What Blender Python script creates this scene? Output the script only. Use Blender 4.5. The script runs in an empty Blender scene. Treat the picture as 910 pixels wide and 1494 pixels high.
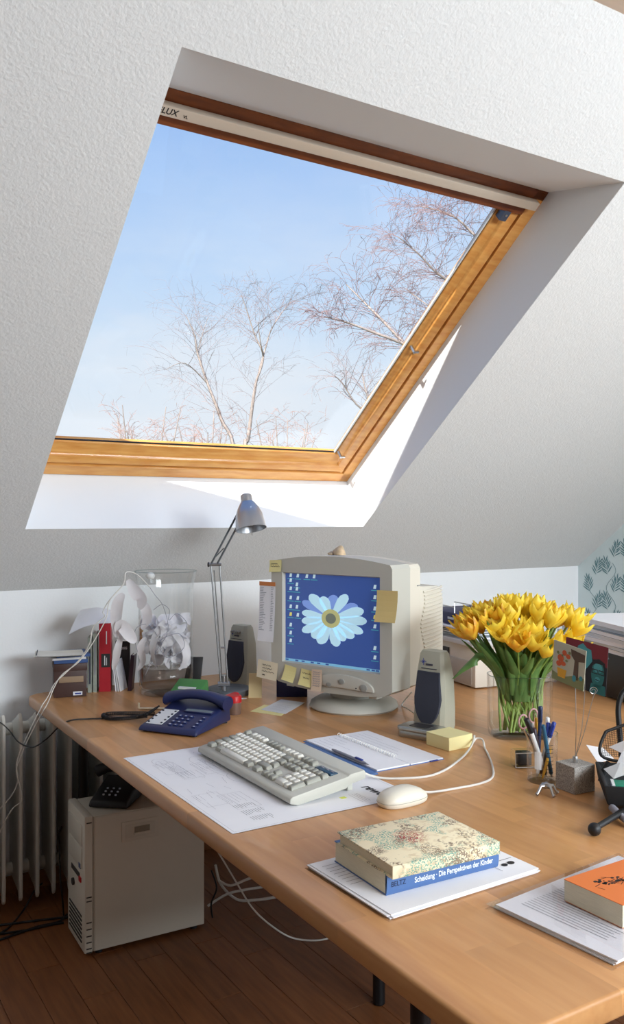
import bpy, bmesh, math, random
from mathutils import Vector, Matrix

scene = bpy.context.scene
col = scene.collection
PI = math.pi
R = math.radians
TH = math.atan(.768)                      # pitch of the sloping ceiling

# ------------------------------------------------------------------ camera
cd = bpy.data.cameras.new('camera')
cd.sensor_fit = 'VERTICAL'
cd.sensor_height = 36.0
cd.sensor_width = 36.0 * 910 / 1494
cd.lens = 1268.0 / 1494 * 36.0
cd.shift_y = 6.0 / 1494
cd.clip_start = .05
cam = bpy.data.objects.new('camera', cd)
cam.location = (0, 0, 1.34)
cam.rotation_euler = (PI / 2, 0, R(-31.7))
col.objects.link(cam)
scene.camera = cam

# ------------------------------------------------------------------ sky
def lin(c):
    return tuple((v / 255 / 12.92) if v / 255 <= .04045 else ((v / 255 + .055) / 1.055) ** 2.4 for v in c)

wd = bpy.data.worlds.new('sky')
scene.world = wd
wd.use_nodes = True
nt = wd.node_tree
nt.nodes.clear()
def wn(t, **kw):
    n = nt.nodes.new(t)
    for k, v in kw.items():
        setattr(n, k, v)
    return n
tc = wn('ShaderNodeTexCoord')
sp = wn('ShaderNodeSeparateXYZ')
nt.links.new(tc.outputs['Generated'], sp.inputs[0])
rp = wn('ShaderNodeValToRGB')
rp.color_ramp.interpolation = 'B_SPLINE'
els = rp.color_ramp.elements
els[0].position = 0.0; els[0].color = (*lin((240, 245, 250)), 1)
els[1].position = 1.0; els[1].color = (*lin((88, 140, 222)), 1)
for p_, c_ in ((.10, (240, 246, 252)), (.18, (222, 238, 253)), (.28, (197, 223, 253)), (.42, (164, 201, 250))):
    e = els.new(p_); e.color = (*lin(c_), 1)
nt.links.new(sp.outputs['Z'], rp.inputs['Fac'])
mp = wn('ShaderNodeMapping'); mp.inputs['Scale'].default_value = (1.6, 1.6, 5.0)
nt.links.new(tc.outputs['Generated'], mp.inputs['Vector'])
ns = wn('ShaderNodeTexNoise'); ns.inputs['Scale'].default_value = 2.2; ns.inputs['Detail'].default_value = 6; ns.inputs['Roughness'].default_value = .55
nt.links.new(mp.outputs[0], ns.inputs['Vector'])
cr = wn('ShaderNodeMapRange'); cr.inputs['From Min'].default_value = .44; cr.inputs['From Max'].default_value = .72
nt.links.new(ns.outputs['Fac'], cr.inputs['Value'])
lo = wn('ShaderNodeMapRange'); lo.inputs['From Min'].default_value = .40; lo.inputs['From Max'].default_value = .08
nt.links.new(sp.outputs['Z'], lo.inputs['Value'])
mu = wn('ShaderNodeMath', operation='MULTIPLY')
nt.links.new(cr.outputs[0], mu.inputs[0]); nt.links.new(lo.outputs[0], mu.inputs[1])
mx = wn('ShaderNodeMix', data_type='RGBA')
nt.links.new(mu.outputs[0], mx.inputs['Factor'])
nt.links.new(rp.outputs[0], mx.inputs['A'])
mx.inputs['B'].default_value = (.93, .95, .98, 1)
bg = wn('ShaderNodeBackground'); bg.inputs['Strength'].default_value = SKY_STRENGTH = 1.0
nt.links.new(mx.outputs['Result'], bg.inputs['Color'])
wo = wn('ShaderNodeOutputWorld')
nt.links.new(bg.outputs[0], wo.inputs['Surface'])

# ------------------------------------------------------------------ sun
sl = bpy.data.lights.new('sun', 'SUN')
sl.energy = 9.0
sl.angle = R(.6)
sl.color = (1.0, .95, .86)
so = bpy.data.objects.new('sun', sl)
so.rotation_euler = Vector((.818, .618, -.786)).to_track_quat('-Z', 'Y').to_euler()
col.objects.link(so)

# area lamps for daylight from the unseen gable window and high rear window
def win_light(name, loc, rot, sx, sy, power, color):
    l = bpy.data.lights.new(name, 'AREA')
    l.shape = 'RECTANGLE'; l.size = sx; l.size_y = sy; l.energy = power; l.color = color
    o = bpy.data.objects.new(name, l); o.location = loc; o.rotation_euler = rot
    col.objects.link(o)
    return o
win_light('daylight_gable', (3.60, -.25, 1.52), (0, R(90), 0), 1.2, 1.6, 36, (.82, .92, 1.0))
win_light('daylight_rear', (1.9, -2.13, 2.02), (R(84), 0, 0), 1.9, .80, 146, (.86, .94, 1.0))

scene.view_settings.view_transform = 'Standard'
scene.view_settings.look = 'None'
scene.view_settings.exposure = 0.0
scene.view_settings.gamma = 1.0
scene.view_settings.use_curve_mapping = False

# ------------------------------------------------------------------ mesh helpers
class MB:
    def __init__(s):
        s.v = []; s.f = []
    def add(s, vs, fs, m=None):
        o = len(s.v)
        for p in vs:
            p = Vector(p)
            s.v.append(tuple(m @ p) if m is not None else tuple(p))
        s.f += [tuple(i + o for i in f) for f in fs]
        return s
    def box(s, x0, x1, y0, y1, z0, z1, m=None):
        vs = [(x, y, z) for z in (z0, z1) for y in (y0, y1) for x in (x0, x1)]
        return s.add(vs, [(0, 2, 3, 1), (4, 5, 7, 6), (0, 1, 5, 4), (2, 6, 7, 3), (0, 4, 6, 2), (1, 3, 7, 5)], m)
    def hexa(s, b, t, m=None):
        return s.add(list(b) + list(t), [(3, 2, 1, 0), (4, 5, 6, 7), (0, 1, 5, 4), (1, 2, 6, 5), (2, 3, 7, 6), (3, 0, 4, 7)], m)
    def prism(s, poly, z0, z1, m=None):
        n = len(poly)
        vs = [(p[0], p[1], z0) for p in poly] + [(p[0], p[1], z1) for p in poly]
        return s.add(vs, [tuple(reversed(range(n))), tuple(range(n, 2 * n))] + [(i, (i + 1) % n, n + (i + 1) % n, n + i) for i in range(n)], m)
    def tube(s, pts, r, n=6, caps=True):
        pts = [Vector(p) for p in pts]
        k = len(pts)
        rr = r if isinstance(r, (list, tuple)) else [r] * k
        t0 = (pts[1] - pts[0]).normalized()
        up = Vector((0, 0, 1)) if abs(t0.z) < .9 else Vector((1, 0, 0))
        u = t0.cross(up).normalized()
        vs = []
        for i in range(k):
            t = (pts[min(i + 1, k - 1)] - pts[max(i - 1, 0)])
            t = t.normalized() if t.length > 1e-9 else t0
            u = (u - t * u.dot(t))
            u = u.normalized() if u.length > 1e-6 else t.orthogonal().normalized()
            w = t.cross(u)
            for j in range(n):
                a = 2 * PI * j / n
                vs.append(pts[i] + (u * math.cos(a) + w * math.sin(a)) * rr[i])
        fs = [(i * n + j, i * n + (j + 1) % n, (i + 1) * n + (j + 1) % n, (i + 1) * n + j) for i in range(k - 1) for j in range(n)]
        if caps:
            fs += [tuple(reversed(range(n))), tuple((k - 1) * n + j for j in range(n))]
        return s.add(vs, fs)
    def cyl(s, p0, p1, r0, r1=None, n=16):
        return s.tube([p0, p1], [r0, r0 if r1 is None else r1], n)
    def lathe(s, prof, n=24, m=None, sx=1, sy=1, close=False):
        vs = []; k = len(prof)
        for r, z in prof:
            for j in range(n):
                a = 2 * PI * j / n
                vs.append((r * math.cos(a) * sx, r * math.sin(a) * sy, z))
        fs = [(i * n + j, i * n + (j + 1) % n, (i + 1) * n + (j + 1) % n, (i + 1) * n + j) for i in range(k - 1) for j in range(n)]
        if close:
            fs += [((k - 1) * n + j, (k - 1) * n + (j + 1) % n, (j + 1) % n, j) for j in range(n)]
        else:
            if prof[0][0] > 1e-6: fs.append(tuple(reversed(range(n))))
            if prof[-1][0] > 1e-6: fs.append(tuple((k - 1) * n + j for j in range(n)))
        return s.add(vs, fs, m)
    def ball(s, c, r, n=12, sz=1.0):
        k = n // 2
        prof = [(r * math.sin(PI * i / k), -r * sz * math.cos(PI * i / k)) for i in range(k + 1)]
        prof[0] = (0, prof[0][1]); prof[-1] = (0, prof[-1][1])
        return s.lathe(prof, n, Matrix.Translation(Vector(c)))
    def grid(s, rows, thick=0.0):
        a = len(rows); b = len(rows[0])
        rows = [[Vector(p) for p in r] for r in rows]
        s.add([p for r in rows for p in r], [(i * b + j, i * b + j + 1, (i + 1) * b + j + 1, (i + 1) * b + j) for i in range(a - 1) for j in range(b - 1)])
        return s
    def build(s, name, mat, parent=None, smooth=None, bevel=0, seg=2, loc=None, rz=0, weld=False):
        me = bpy.data.meshes.new(name)
        me.from_pydata(s.v, [], s.f)
        bm = bmesh.new(); bm.from_mesh(me)
        if weld or smooth:
            bmesh.ops.remove_doubles(bm, verts=bm.verts, dist=1e-6)
        bmesh.ops.dissolve_degenerate(bm, dist=1e-7, edges=bm.edges)
        bmesh.ops.recalc_face_normals(bm, faces=bm.faces)
        if bevel:
            ed = [e for e in bm.edges if len(e.link_faces) == 2 and e.calc_face_angle(0) > .35]
            bmesh.ops.bevel(bm, geom=ed, offset=bevel, segments=seg, affect='EDGES', profile=.5, clamp_overlap=True)
        bm.to_mesh(me); bm.free()
        if smooth or bevel:
            for p in me.polygons: p.use_smooth = True
            me.set_sharp_from_angle(angle=R(smooth or 38))
        me.materials.append(M(mat) if isinstance(mat, str) else mat)
        o = bpy.data.objects.new(name, me)
        col.objects.link(o)
        if parent: o.parent = parent
        if loc is not None: o.location = loc
        if rz: o.rotation_euler = (0, 0, rz)
        return o

def tag(o, label, cat, group=None):
    o['label'] = label; o['category'] = cat
    if group: o['group'] = group
    return o
def thing(name, label, cat, loc=(0, 0, 0), rz=0, group=None):
    o = bpy.data.objects.new(name, None)
    o.empty_display_size = .05
    col.objects.link(o)
    o.location = loc; o.rotation_euler = (0, 0, rz)
    return tag(o, label, cat, group)
def struct(o):
    o['kind'] = 'structure'
    return o
def inst(name, me, parent, loc=(0, 0, 0), rot=(0, 0, 0), sc=None):
    o = bpy.data.objects.new(name, me)
    col.objects.link(o); o.parent = parent
    o.location = loc; o.rotation_euler = rot
    if sc: o.scale = sc
    return o
def words(s, size, mat, parent, mtx, name='lettering', sx=1.0, shear=0.0, bold=0.0, align='CENTER'):
    cu = bpy.data.curves.new(name, 'FONT')
    cu.body = s; cu.size = size; cu.align_x = align; cu.align_y = 'CENTER'; cu.shear = shear; cu.offset = bold; cu.extrude = .0001
    t = bpy.data.objects.new(name, cu); col.objects.link(t)
    dg = bpy.context.evaluated_depsgraph_get()
    me = bpy.data.meshes.new_from_object(t.evaluated_get(dg))
    bpy.data.objects.remove(t); bpy.data.curves.remove(cu)
    me.name = name
    me.materials.clear(); me.materials.append(M(mat))
    o = bpy.data.objects.new(name, me); col.objects.link(o)
    o.parent = parent
    o.matrix_local = mtx @ Matrix.Diagonal((sx, 1, 1, 1))
    return o
def frame_m(origin, ex, ey):
    ex = Vector(ex).normalized(); ey = Vector(ey); ey = (ey - ex * ey.dot(ex)).normalized(); ez = ex.cross(ey)
    m = Matrix.Identity(4)
    for i in range(3):
        m[i][0] = ex[i]; m[i][1] = ey[i]; m[i][2] = ez[i]; m[i][3] = origin[i]
    return m
def smoothpath(pts, k=6):
    pts = [Vector(p) for p in pts]
    out = []
    for i in range(len(pts) - 1):
        p0 = pts[max(i - 1, 0)]; p1 = pts[i]; p2 = pts[i + 1]; p3 = pts[min(i + 2, len(pts) - 1)]
        for j in range(k):
            t = j / k
            out.append(.5 * ((2 * p1) + (p2 - p0) * t + (2 * p0 - 5 * p1 + 4 * p2 - p3) * t * t + (3 * p1 - p0 - 3 * p2 + p3) * t ** 3))
    out.append(pts[-1])
    return out

# ------------------------------------------------------------------ materials
MATS = {}
def M(n): return MATS[n]
def mat(name, rgb, rough=.5, metal=0.0, vary=0.0, vscale=8.0, bump=0.0, bscale=200.0, bdist=.002, rand=0.0, stretch=None, emit=0.0, coat=0.0, spec=None, rgb2=None, detail=4.0):
    m = bpy.data.materials.new(name); m.use_nodes = True
    t = m.node_tree; b = t.nodes['Principled BSDF']
    b.inputs['Roughness'].default_value = rough; b.inputs['Metallic'].default_value = metal
    if coat: b.inputs['Coat Weight'].default_value = coat
    if spec is not None: b.inputs['Specular IOR Level'].default_value = spec
    c = lin(rgb)
    b.inputs['Base Color'].default_value = (*c, 1)
    L = t.links.new
    geo = t.nodes.new('ShaderNodeNewGeometry')
    src = geo.outputs['Position']
    if stretch:
        mpn = t.nodes.new('ShaderNodeMapping'); mpn.inputs['Scale'].default_value = stretch
        L(src, mpn.inputs['Vector']); vec = mpn.outputs[0]
        if rand:
            oi0 = t.nodes.new('ShaderNodeObjectInfo')
            cb = t.nodes.new('ShaderNodeCombineXYZ'); ml = t.nodes.new('ShaderNodeMath'); ml.operation = 'MULTIPLY'; ml.inputs[1].default_value = 37.0
            L(oi0.outputs['Random'], ml.inputs[0])
            for q in range(3): L(ml.outputs[0], cb.inputs[q])
            L(cb.outputs[0], mpn.inputs['Location'])
    else:
        vec = src
    cur = None
    if vary or rgb2:
        nz = t.nodes.new('ShaderNodeTexNoise'); nz.inputs['Scale'].default_value = vscale; nz.inputs['Detail'].default_value = detail
        L(vec, nz.inputs['Vector'])
        mr = t.nodes.new('ShaderNodeMapRange'); mr.inputs['From Min'].default_value = .3; mr.inputs['From Max'].default_value = .7
        L(nz.outputs['Fac'], mr.inputs['Value'])
        mxn = t.nodes.new('ShaderNodeMix'); mxn.data_type = 'RGBA'
        L(mr.outputs[0], mxn.inputs['Factor'])
        if rgb2:
            mxn.inputs['A'].default_value = (*c, 1); mxn.inputs['B'].default_value = (*lin(rgb2), 1)
        else:
            mxn.inputs['A'].default_value = (*[v * (1 - vary) for v in c], 1); mxn.inputs['B'].default_value = (*[min(1, v * (1 + vary)) for v in c], 1)
        cur = mxn.outputs['Result']
    if rand:
        oi = t.nodes.new('ShaderNodeObjectInfo')
        hs = t.nodes.new('ShaderNodeHueSaturation')
        mr2 = t.nodes.new('ShaderNodeMapRange'); mr2.inputs['To Min'].default_value = 1 - rand; mr2.inputs['To Max'].default_value = 1 + rand
        L(oi.outputs['Random'], mr2.inputs['Value']); L(mr2.outputs[0], hs.inputs['Value'])
        if cur: L(cur, hs.inputs['Color'])
        else: hs.inputs['Color'].default_value = (*c, 1)
        cur = hs.outputs[0]
    if cur: L(cur, b.inputs['Base Color'])
    if bump:
        nb = t.nodes.new('ShaderNodeTexNoise'); nb.inputs['Scale'].default_value = bscale; nb.inputs['Detail'].default_value = 3
        L(vec, nb.inputs['Vector'])
        bp = t.nodes.new('ShaderNodeBump'); bp.inputs['Strength'].default_value = bump; bp.inputs['Distance'].default_value = bdist
        L(nb.outputs['Fac'], bp.inputs['Height']); L(bp.outputs[0], b.inputs['Normal'])
    if emit:
        b.inputs['Emission Color'].default_value = (*c, 1); b.inputs['Emission Strength'].default_value = emit
    MATS[name] = m
    return m
def glass(name, tint=(1, 1, 1), refl=1.0, rough=.0, ior=1.45):
    m = bpy.data.materials.new(name); m.use_nodes = True
    t = m.node_tree; t.nodes.clear()
    tr = t.nodes.new('ShaderNodeBsdfTransparent'); tr.inputs[0].default_value = (*tint, 1)
    gl = t.nodes.new('ShaderNodeBsdfGlossy'); gl.inputs['Roughness'].default_value = rough
    fr = t.nodes.new('ShaderNodeFresnel')
    gg = t.nodes.new('ShaderNodeNewGeometry')
    mi = t.nodes.new('ShaderNodeMix'); mi.data_type = 'FLOAT'; mi.inputs['A'].default_value = ior; mi.inputs['B'].default_value = 1 / ior
    t.links.new(gg.outputs['Backfacing'], mi.inputs['Factor']); t.links.new(mi.outputs['Result'], fr.inputs['IOR'])
    ml = t.nodes.new('ShaderNodeMath'); ml.operation = 'MULTIPLY'; ml.inputs[1].default_value = refl
    t.links.new(fr.outputs[0], ml.inputs[0])
    mxs = t.nodes.new('ShaderNodeMixShader')
    t.links.new(ml.outputs[0], mxs.inputs[0]); t.links.new(tr.outputs[0], mxs.inputs[1]); t.links.new(gl.outputs[0], mxs.inputs[2])
    ou = t.nodes.new('ShaderNodeOutputMaterial'); t.links.new(mxs.outputs[0], ou.inputs[0])
    MATS[name] = m
    return m
def leafy(name, rgb, rgb2, scale=40, trans=.35, rand=.1, stretch=None):
    m = mat(name, rgb, rough=.45, rgb2=rgb2, vscale=scale, rand=rand, stretch=stretch)
    t = m.node_tree; b = t.nodes['Principled BSDF']; ou = t.nodes['Material Output']
    tl = t.nodes.new('ShaderNodeBsdfTranslucent')
    lk = b.inputs['Base Color'].links
    if lk: t.links.new(lk[0].from_socket, tl.inputs['Color'])
    ms = t.nodes.new('ShaderNodeMixShader'); ms.inputs[0].default_value = trans
    t.links.new(b.outputs[0], ms.inputs[1]); t.links.new(tl.outputs[0], ms.inputs[2]); t.links.new(ms.outputs[0], ou.inputs[0])
    return m

mat('woodchip', (222, 223, 222), .9, bump=.42, bscale=130, bdist=.004, vary=.02, vscale=60)
mat('bounce_cut_dark', (122, 114, 106), .9)  # unseen walls darkened so less light bounces under the desk
mat('knee_paint', (240, 243, 246), .9, bump=.2, bscale=120, bdist=.002)
mat('gable_paint', (216, 230, 232), .9, bump=.2, bscale=120, bdist=.002)
mat('reveal_paint', (232, 235, 238), .8)
mat('leaf_paint', (102, 140, 148), .9)
mat('ceiling_wood', (226, 206, 186), .7, vary=.06, vscale=3, stretch=(1, 12, 12))
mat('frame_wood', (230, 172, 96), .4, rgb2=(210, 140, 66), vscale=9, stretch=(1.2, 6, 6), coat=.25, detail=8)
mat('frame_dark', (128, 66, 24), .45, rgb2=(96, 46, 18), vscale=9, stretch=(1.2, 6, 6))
mat('gasket', (18, 18, 20), .5)
mat('bead_white', (225, 226, 224), .5)
mat('alu_beige', (206, 192, 174), .4, metal=.15)
mat('plate_blue', (82, 92, 112), .45, metal=.4)
mat('metal', (190, 190, 190), .28, metal=1.0)
mat('black_print', (25, 24, 26), .6)
mat('floor_base', (116, 72, 40), .5, vary=.12, vscale=5, stretch=(14, 1.2, 14))
mat('plank', (132, 82, 46), .42, rgb2=(108, 64, 34), vscale=5, stretch=(14, 1.2, 14), rand=.10, detail=6)
mat('baseboard', (136, 90, 52), .5, vary=.12, vscale=6, stretch=(1.2, 10, 10))
mat('beech', (206, 154, 101), .36, rgb2=(194, 140, 88), vscale=5, stretch=(11, 1.3, 11), rand=.13, detail=7, coat=.12)
mat('ground_grass', (92, 100, 62), .95, vary=.3, vscale=.4)
glass('pane', (.97, .985, 1.0), .55)
glass('glass', (.985, .99, .99), .75)
glass('glass_edge', (.975, .985, .985), .7)
glass('glass_rim', (.78, .83, .84), 1.0)
glass('brown_reflection', (.66, .60, .56), .8)
glass('water', (.97, .985, .96), .4, ior=1.33)
glass('film', (.97, .97, .98), .6)

# ------------------------------------------------------------------ the room
XL, XR, YB, YW, ZC = -1.8, 3.645, -2.2, 3.2, 2.505
KZ = 1.075
YC = YW - (ZC - KZ) / .768                 # where the slope meets the flat ceiling

# floor with planks
fm = MB()
fm.box(XL, XR, YB, YW, -.10, -.014)
fx0, fx1, fy0, fy1 = -.45, 2.69, .42, YW
fm.box(XL, fx0, YB, YW, -.014, 0).box(fx1, XR, YB, YW, -.014, 0).box(fx0, fx1, YB, fy0, -.014, 0)
floor = struct(fm.build('floor', 'floor_base'))
rnd = random.Random(3)
pw, plen = .098, .62
pk = MB().box(.0008, pw - .0008, .0008, plen - .0008, -.014, 0).build('plank', 'plank', floor, bevel=.0006, seg=1)
pme = pk.data
first = True
for i in range(int((fx1 - fx0) / pw + .01)):
    y = fy0 - rnd.random() * plen
    while y < fy1 - .001:
        a, b_ = max(y, fy0), min(y + plen, fy1)
        if b_ - a > .02:
            if first: o = pk; first = False
            else: o = inst('plank', pme, floor)
            o.location = (fx0 + i * pw, a, 0); o.scale = (1, (b_ - a) / plen, 1)
        y += plen

# walls
kw = struct(MB().box(XL, XR, YW, YW + .12, -.1, KZ + .02).build('wall_back', 'knee_paint'))
gw = MB()
mgx = Matrix(((0, 0, 1, 0), (1, 0, 0, 0), (0, 1, 0, 0), (0, 0, 0, 1)))     # (y, z, x) -> world
gy0, gy1, gz0, gz1 = -1.1, .6, .85, 2.15
gw.prism([(gy1, -.1), (YW + .1, -.1), (YW + .1, KZ), (YW, KZ), (YC, ZC), (gy1, ZC)], XR, XR + .12, mgx)
gw.prism([(YB, -.1), (gy0, -.1), (gy0, ZC), (YB, ZC)], XR, XR + .12, mgx)
gw.prism([(gy0, -.1), (gy1, -.1), (gy1, gz0), (gy0, gz0)], XR, XR + .12, mgx)
gw.prism([(gy0, gz1), (gy1, gz1), (gy1, ZC), (gy0, ZC)], XR, XR + .12, mgx)
wall_right = struct(gw.build('wall_right', 'gable_paint'))
struct(MB().prism([(YB, -.1), (YW + .1, -.1), (YW + .1, KZ), (YC, ZC), (YB, ZC)], XL - .12, XL, mgx).build('wall_left', 'bounce_cut_dark'))
wf = MB()
rx0, rx1, rz0, rz1 = .9, 2.9, 1.55, 2.46
wf.box(XL, rx0, YB - .12, YB, -.1, ZC).box(rx1, XR, YB - .12, YB, -.1, ZC).box(rx0, rx1, YB - .12, YB, -.1, rz0).box(rx0, rx1, YB - .12, YB, rz1, ZC)
struct(wf.build('wall_front', 'bounce_cut_dark'))
struct(MB().box(XL - .12, XR + .12, YB - .12, YC, ZC, ZC + .1).build('ceiling', 'ceiling_wood'))
# rear and gable windows (out of view), plain casements
for nm, bxs, pane in (('window_2', [(XR - .01, XR + .05, gy0, gy1, gz0, gz0 + .07), (XR - .01, XR + .05, gy0, gy1, gz1 - .07, gz1), (XR - .01, XR + .05, gy0, gy0 + .07, gz0, gz1), (XR - .01, XR + .05, gy1 - .07, gy1, gz0, gz1), (XR - .01, XR + .05, -.29, -.21, gz0, gz1)], (XR + .02, XR + .026, gy0, gy1, gz0, gz1)),
                      ('window_3', [(rx0, rx1, YB - .05, YB + .01, rz0, rz0 + .06), (rx0, rx1, YB - .05, YB + .01, rz1 - .06, rz1), (rx0, rx0 + .06, YB - .05, YB + .01, rz0, rz1), (rx1 - .06, rx1, YB - .05, YB + .01, rz0, rz1), (1.87, 1.93, YB - .05, YB + .01, rz0, rz1)], (rx0, rx1, YB - .03, YB - .024, rz0, rz1))):
    fr = MB()
    for q in bxs: fr.box(*q)
    w_ = struct(fr.build(nm, 'bead_white'))
    MB().box(*pane).build('pane', 'pane', w_)

# sloping ceiling with the window opening; local frame: x along the wall, y down the slope, z outward
SL = Matrix.Translation((0, YW, KZ)) @ Matrix.Rotation(-TH, 4, 'X')
ROOM_X0, ROOM_X1, ROOM_Y0, ROOM_Y1 = .696, 2.043, -1.985, -.366
YT = -(ZC - KZ) / math.sin(TH)
s_ = MB()
gp = .0005
for q in ((XL, XR, YT - .05, ROOM_Y0 - gp), (XL, XR, ROOM_Y1 + gp, .0), (XL, ROOM_X0 - gp, ROOM_Y0 - gp, ROOM_Y1 + gp), (ROOM_X1 + gp, XR, ROOM_Y0 - gp, ROOM_Y1 + gp)):
    s_.box(q[0], q[1], q[2], q[3], -.001, .03, SL)
struct(s_.build('wall_slope', 'woodchip'))
FN = .222                                  # frame plane
FX0, FX1, FY0, FY1 = .696, 2.046, -1.797, -.383
rv = MB()
T_ = .02
def slab(a, b, c, d, off):
    a, b, c, d, off = (Vector(q) for q in (a, b, c, d, off))
    rv.hexa([a, b, c, d], [a + off, b + off, c + off, d + off], SL)
e = .115
slab((ROOM_X0, ROOM_Y1, 0), (ROOM_X1, ROOM_Y1, 0), (FX1, FY1, FN + .05), (FX0, FY1, FN + .05), (0, T_, 0))
slab((ROOM_X0, ROOM_Y0, 0), (ROOM_X1, ROOM_Y0, 0), (FX1, FY0, FN), (FX0, FY0, FN), (0, -T_, 0))
slab((FX0, FY0, FN), (FX1, FY0, FN), (FX1, FY0, FN + e), (FX0, FY0, FN + e), (0, -T_, 0))
slab((ROOM_X0, ROOM_Y0, 0), (ROOM_X0, ROOM_Y1, 0), (FX0, FY1, FN + e), (FX0, FY0 - .18, FN + e), (-T_, 0, 0))
slab((ROOM_X1, ROOM_Y0, 0), (ROOM_X1, ROOM_Y1, 0), (FX1, FY1, FN + .05), (FX1, FY0 - .18, FN + .05), (T_, 0, 0))
struct(rv.build('trim_1', 'reveal_paint'))

# baseboard
struct(MB().box(XL, XR, YW - .015, YW, 0, .06).build('baseboard_back', 'baseboard', bevel=.003))
# ground far below, outside
struct(MB().box(-60, 90, 4.5, 160, -4.9, -4.6).build('ground', 'ground_grass'))

# ------------------------------------------------------------------ skylight
win = bpy.data.objects.new('window_1', None); col.objects.link(win); struct(win)
win.matrix_world = SL
win['label'] = 'pine framed roof window in the white sloping ceiling'
def member(side, prof, x_in, name, m, ends):
    """prof: list of (w, n) with w measured inward from the frame's outer edge"""
    mb = MB()
    n = len(prof)
    def pt(w, nn, t):
        if side == 'R': return (FX1 - w, t, nn)
        if side == 'L': return (FX0 + w, t, nn)
        if side == 'B': return (t, FY1 - w, nn)
        return (t, FY0 + w, nn)
    vs = [pt(w, nn, ends[0]) for w, nn in prof] + [pt(w, nn, ends[1]) for w, nn in prof]
    fs = [tuple(reversed(range(n))), tuple(range(n, 2 * n))] + [(i, (i + 1) % n, n + (i + 1) % n, n + i) for i in range(n)]
    mb.add(vs, fs)
    return mb.build(name, m, win, bevel=.002, seg=1)
def FP(a, t): return [(0, FN), (a, FN), (a, FN + .022), (a + .012, FN + .022), (a + .012, FN + t), (0, FN + t)]
member('B', FP(.050, .05), 0, 'frame_rail', 'frame_wood', (FX0, FX1))
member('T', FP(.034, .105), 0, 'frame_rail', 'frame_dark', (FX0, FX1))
member('R', FP(.045, .05), 0, 'frame_stile', 'frame_wood', (FY0 + .001, FY1 - .001))
member('L', FP(.045, .12), 0, 'frame_stile', 'frame_wood', (FY0 + .001, FY1 - .001))
member('B', [(.058, FN + .003), (.090, FN + .008), (.094, FN + .018), (.144, FN + .022), (.148, FN + .030), (.148, FN + .048), (.058, FN + .048)], 0, 'sash_rail', 'frame_wood', (FX0 + .05, FX1 - .05))
member('R', [(.053, FN + .003), (.088, FN + .008), (.092, FN + .018), (.120, FN + .024), (.123, FN + .030), (.123, FN + .048), (.053, FN + .048)], 0, 'sash_stile', 'frame_wood', (FY0 + .05, FY1 - .05))
member('L', [(.053, FN + .003), (.090, FN + .02), (.090, FN + .121), (.053, FN + .121)], 0, 'sash_stile', 'frame_wood', (FY0 + .05, FY1 - .05))
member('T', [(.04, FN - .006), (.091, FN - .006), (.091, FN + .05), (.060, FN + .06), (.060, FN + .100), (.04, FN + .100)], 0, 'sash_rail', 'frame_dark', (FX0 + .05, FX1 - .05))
MB().box(FX0 + .08, FX1 - .10, FY0 + .06, FY1 - .12, FN + .034, FN + .040).build('pane', 'pane', win)
gx0, gx1, gyt, gyb = FX0 + .090, FX1 - .123, FY0 + .091, FY1 - .148
MB().box(gx1 - .004, gx1, gyt, gyb, FN + .028, FN + .033).box(gx0, gx1, gyb - .003, gyb, FN + .028, FN + .033).build('gasket', 'gasket', win)
MB().box(gx1 - .010, gx1 - .004, gyt, gyb, FN + .026, FN + .033).build('glazing_bead', 'bead_white', win)
vb = MB().box(.705, 2.012, -1.768, -1.741, FN - .03, FN - .005).build('vent_bar', 'alu_beige', win, bevel=.002)
words('VELUX', .021, 'black_print', vb, Matrix.Translation((.782, -1.7545, FN - .0305)) @ Matrix.Rotation(PI, 4, 'X'), shear=.15, bold=.0004)
words('VL', .011, 'black_print', vb, Matrix.Translation((.835, -1.7515, FN - .0305)) @ Matrix.Rotation(PI, 4, 'X'), bold=.0003)
hp = MB().box(1.925, 1.953, -1.715, -1.672, FN - .006, FN + .02).build('hinge_plate', 'plate_blue', win, bevel=.002)
MB().cyl((1.939, -1.694, FN - .009), (1.939, -1.694, FN - .005), .004, n=10).build('screw', 'metal', hp)
for x_, y_ in ((1.937, -1.118), (1.925, -.545)):
    MB().cyl((x_, y_, FN - .012), (x_, y_, FN + .02), .006, n=10).box(x_, x_ + .02, y_ - .004, y_ + .004, FN - .010, FN - .004).build('catch', 'metal', win)

# leaf fronds printed on the gable wall
def frond(y, z, L, lean):
    mb = MB(); rr = random.Random(int(y * 1000 + z * 777))
    tip = (y + math.sin(lean) * L, z + math.cos(lean) * L)
    for k in range(11):
        side = -1 if k % 2 else 1
        f_ = k / 10 * .8
        b0 = (y + (tip[0] - y) * f_, z + (tip[1] - z) * f_)
        a = lean + side * (.85 - .5 * f_) * (0 if k == 10 else 1) + rr.uniform(-.08, .08)
        l = L * (.62 - .25 * f_) * rr.uniform(.85, 1.1)
        dy, dz = math.sin(a), math.cos(a); w = .0030
        pts = [b0]
        for t_, ww in ((.35, 1), (.7, .8)): pts.append((b0[0] + dy * l * t_ + dz * w * ww, b0[1] + dz * l * t_ - dy * w * ww))
        pts.append((b0[0] + dy * l, b0[1] + dz * l))
        for t_, ww in ((.7, .8), (.35, 1)): pts.append((b0[0] + dy * l * t_ - dz * w * ww, b0[1] + dz * l * t_ + dy * w * ww))
        mb.prism(pts, XR - .0012, XR + .0005, mgx)
    mb.build('leaf_print', 'leaf_paint', wall_right)
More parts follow.
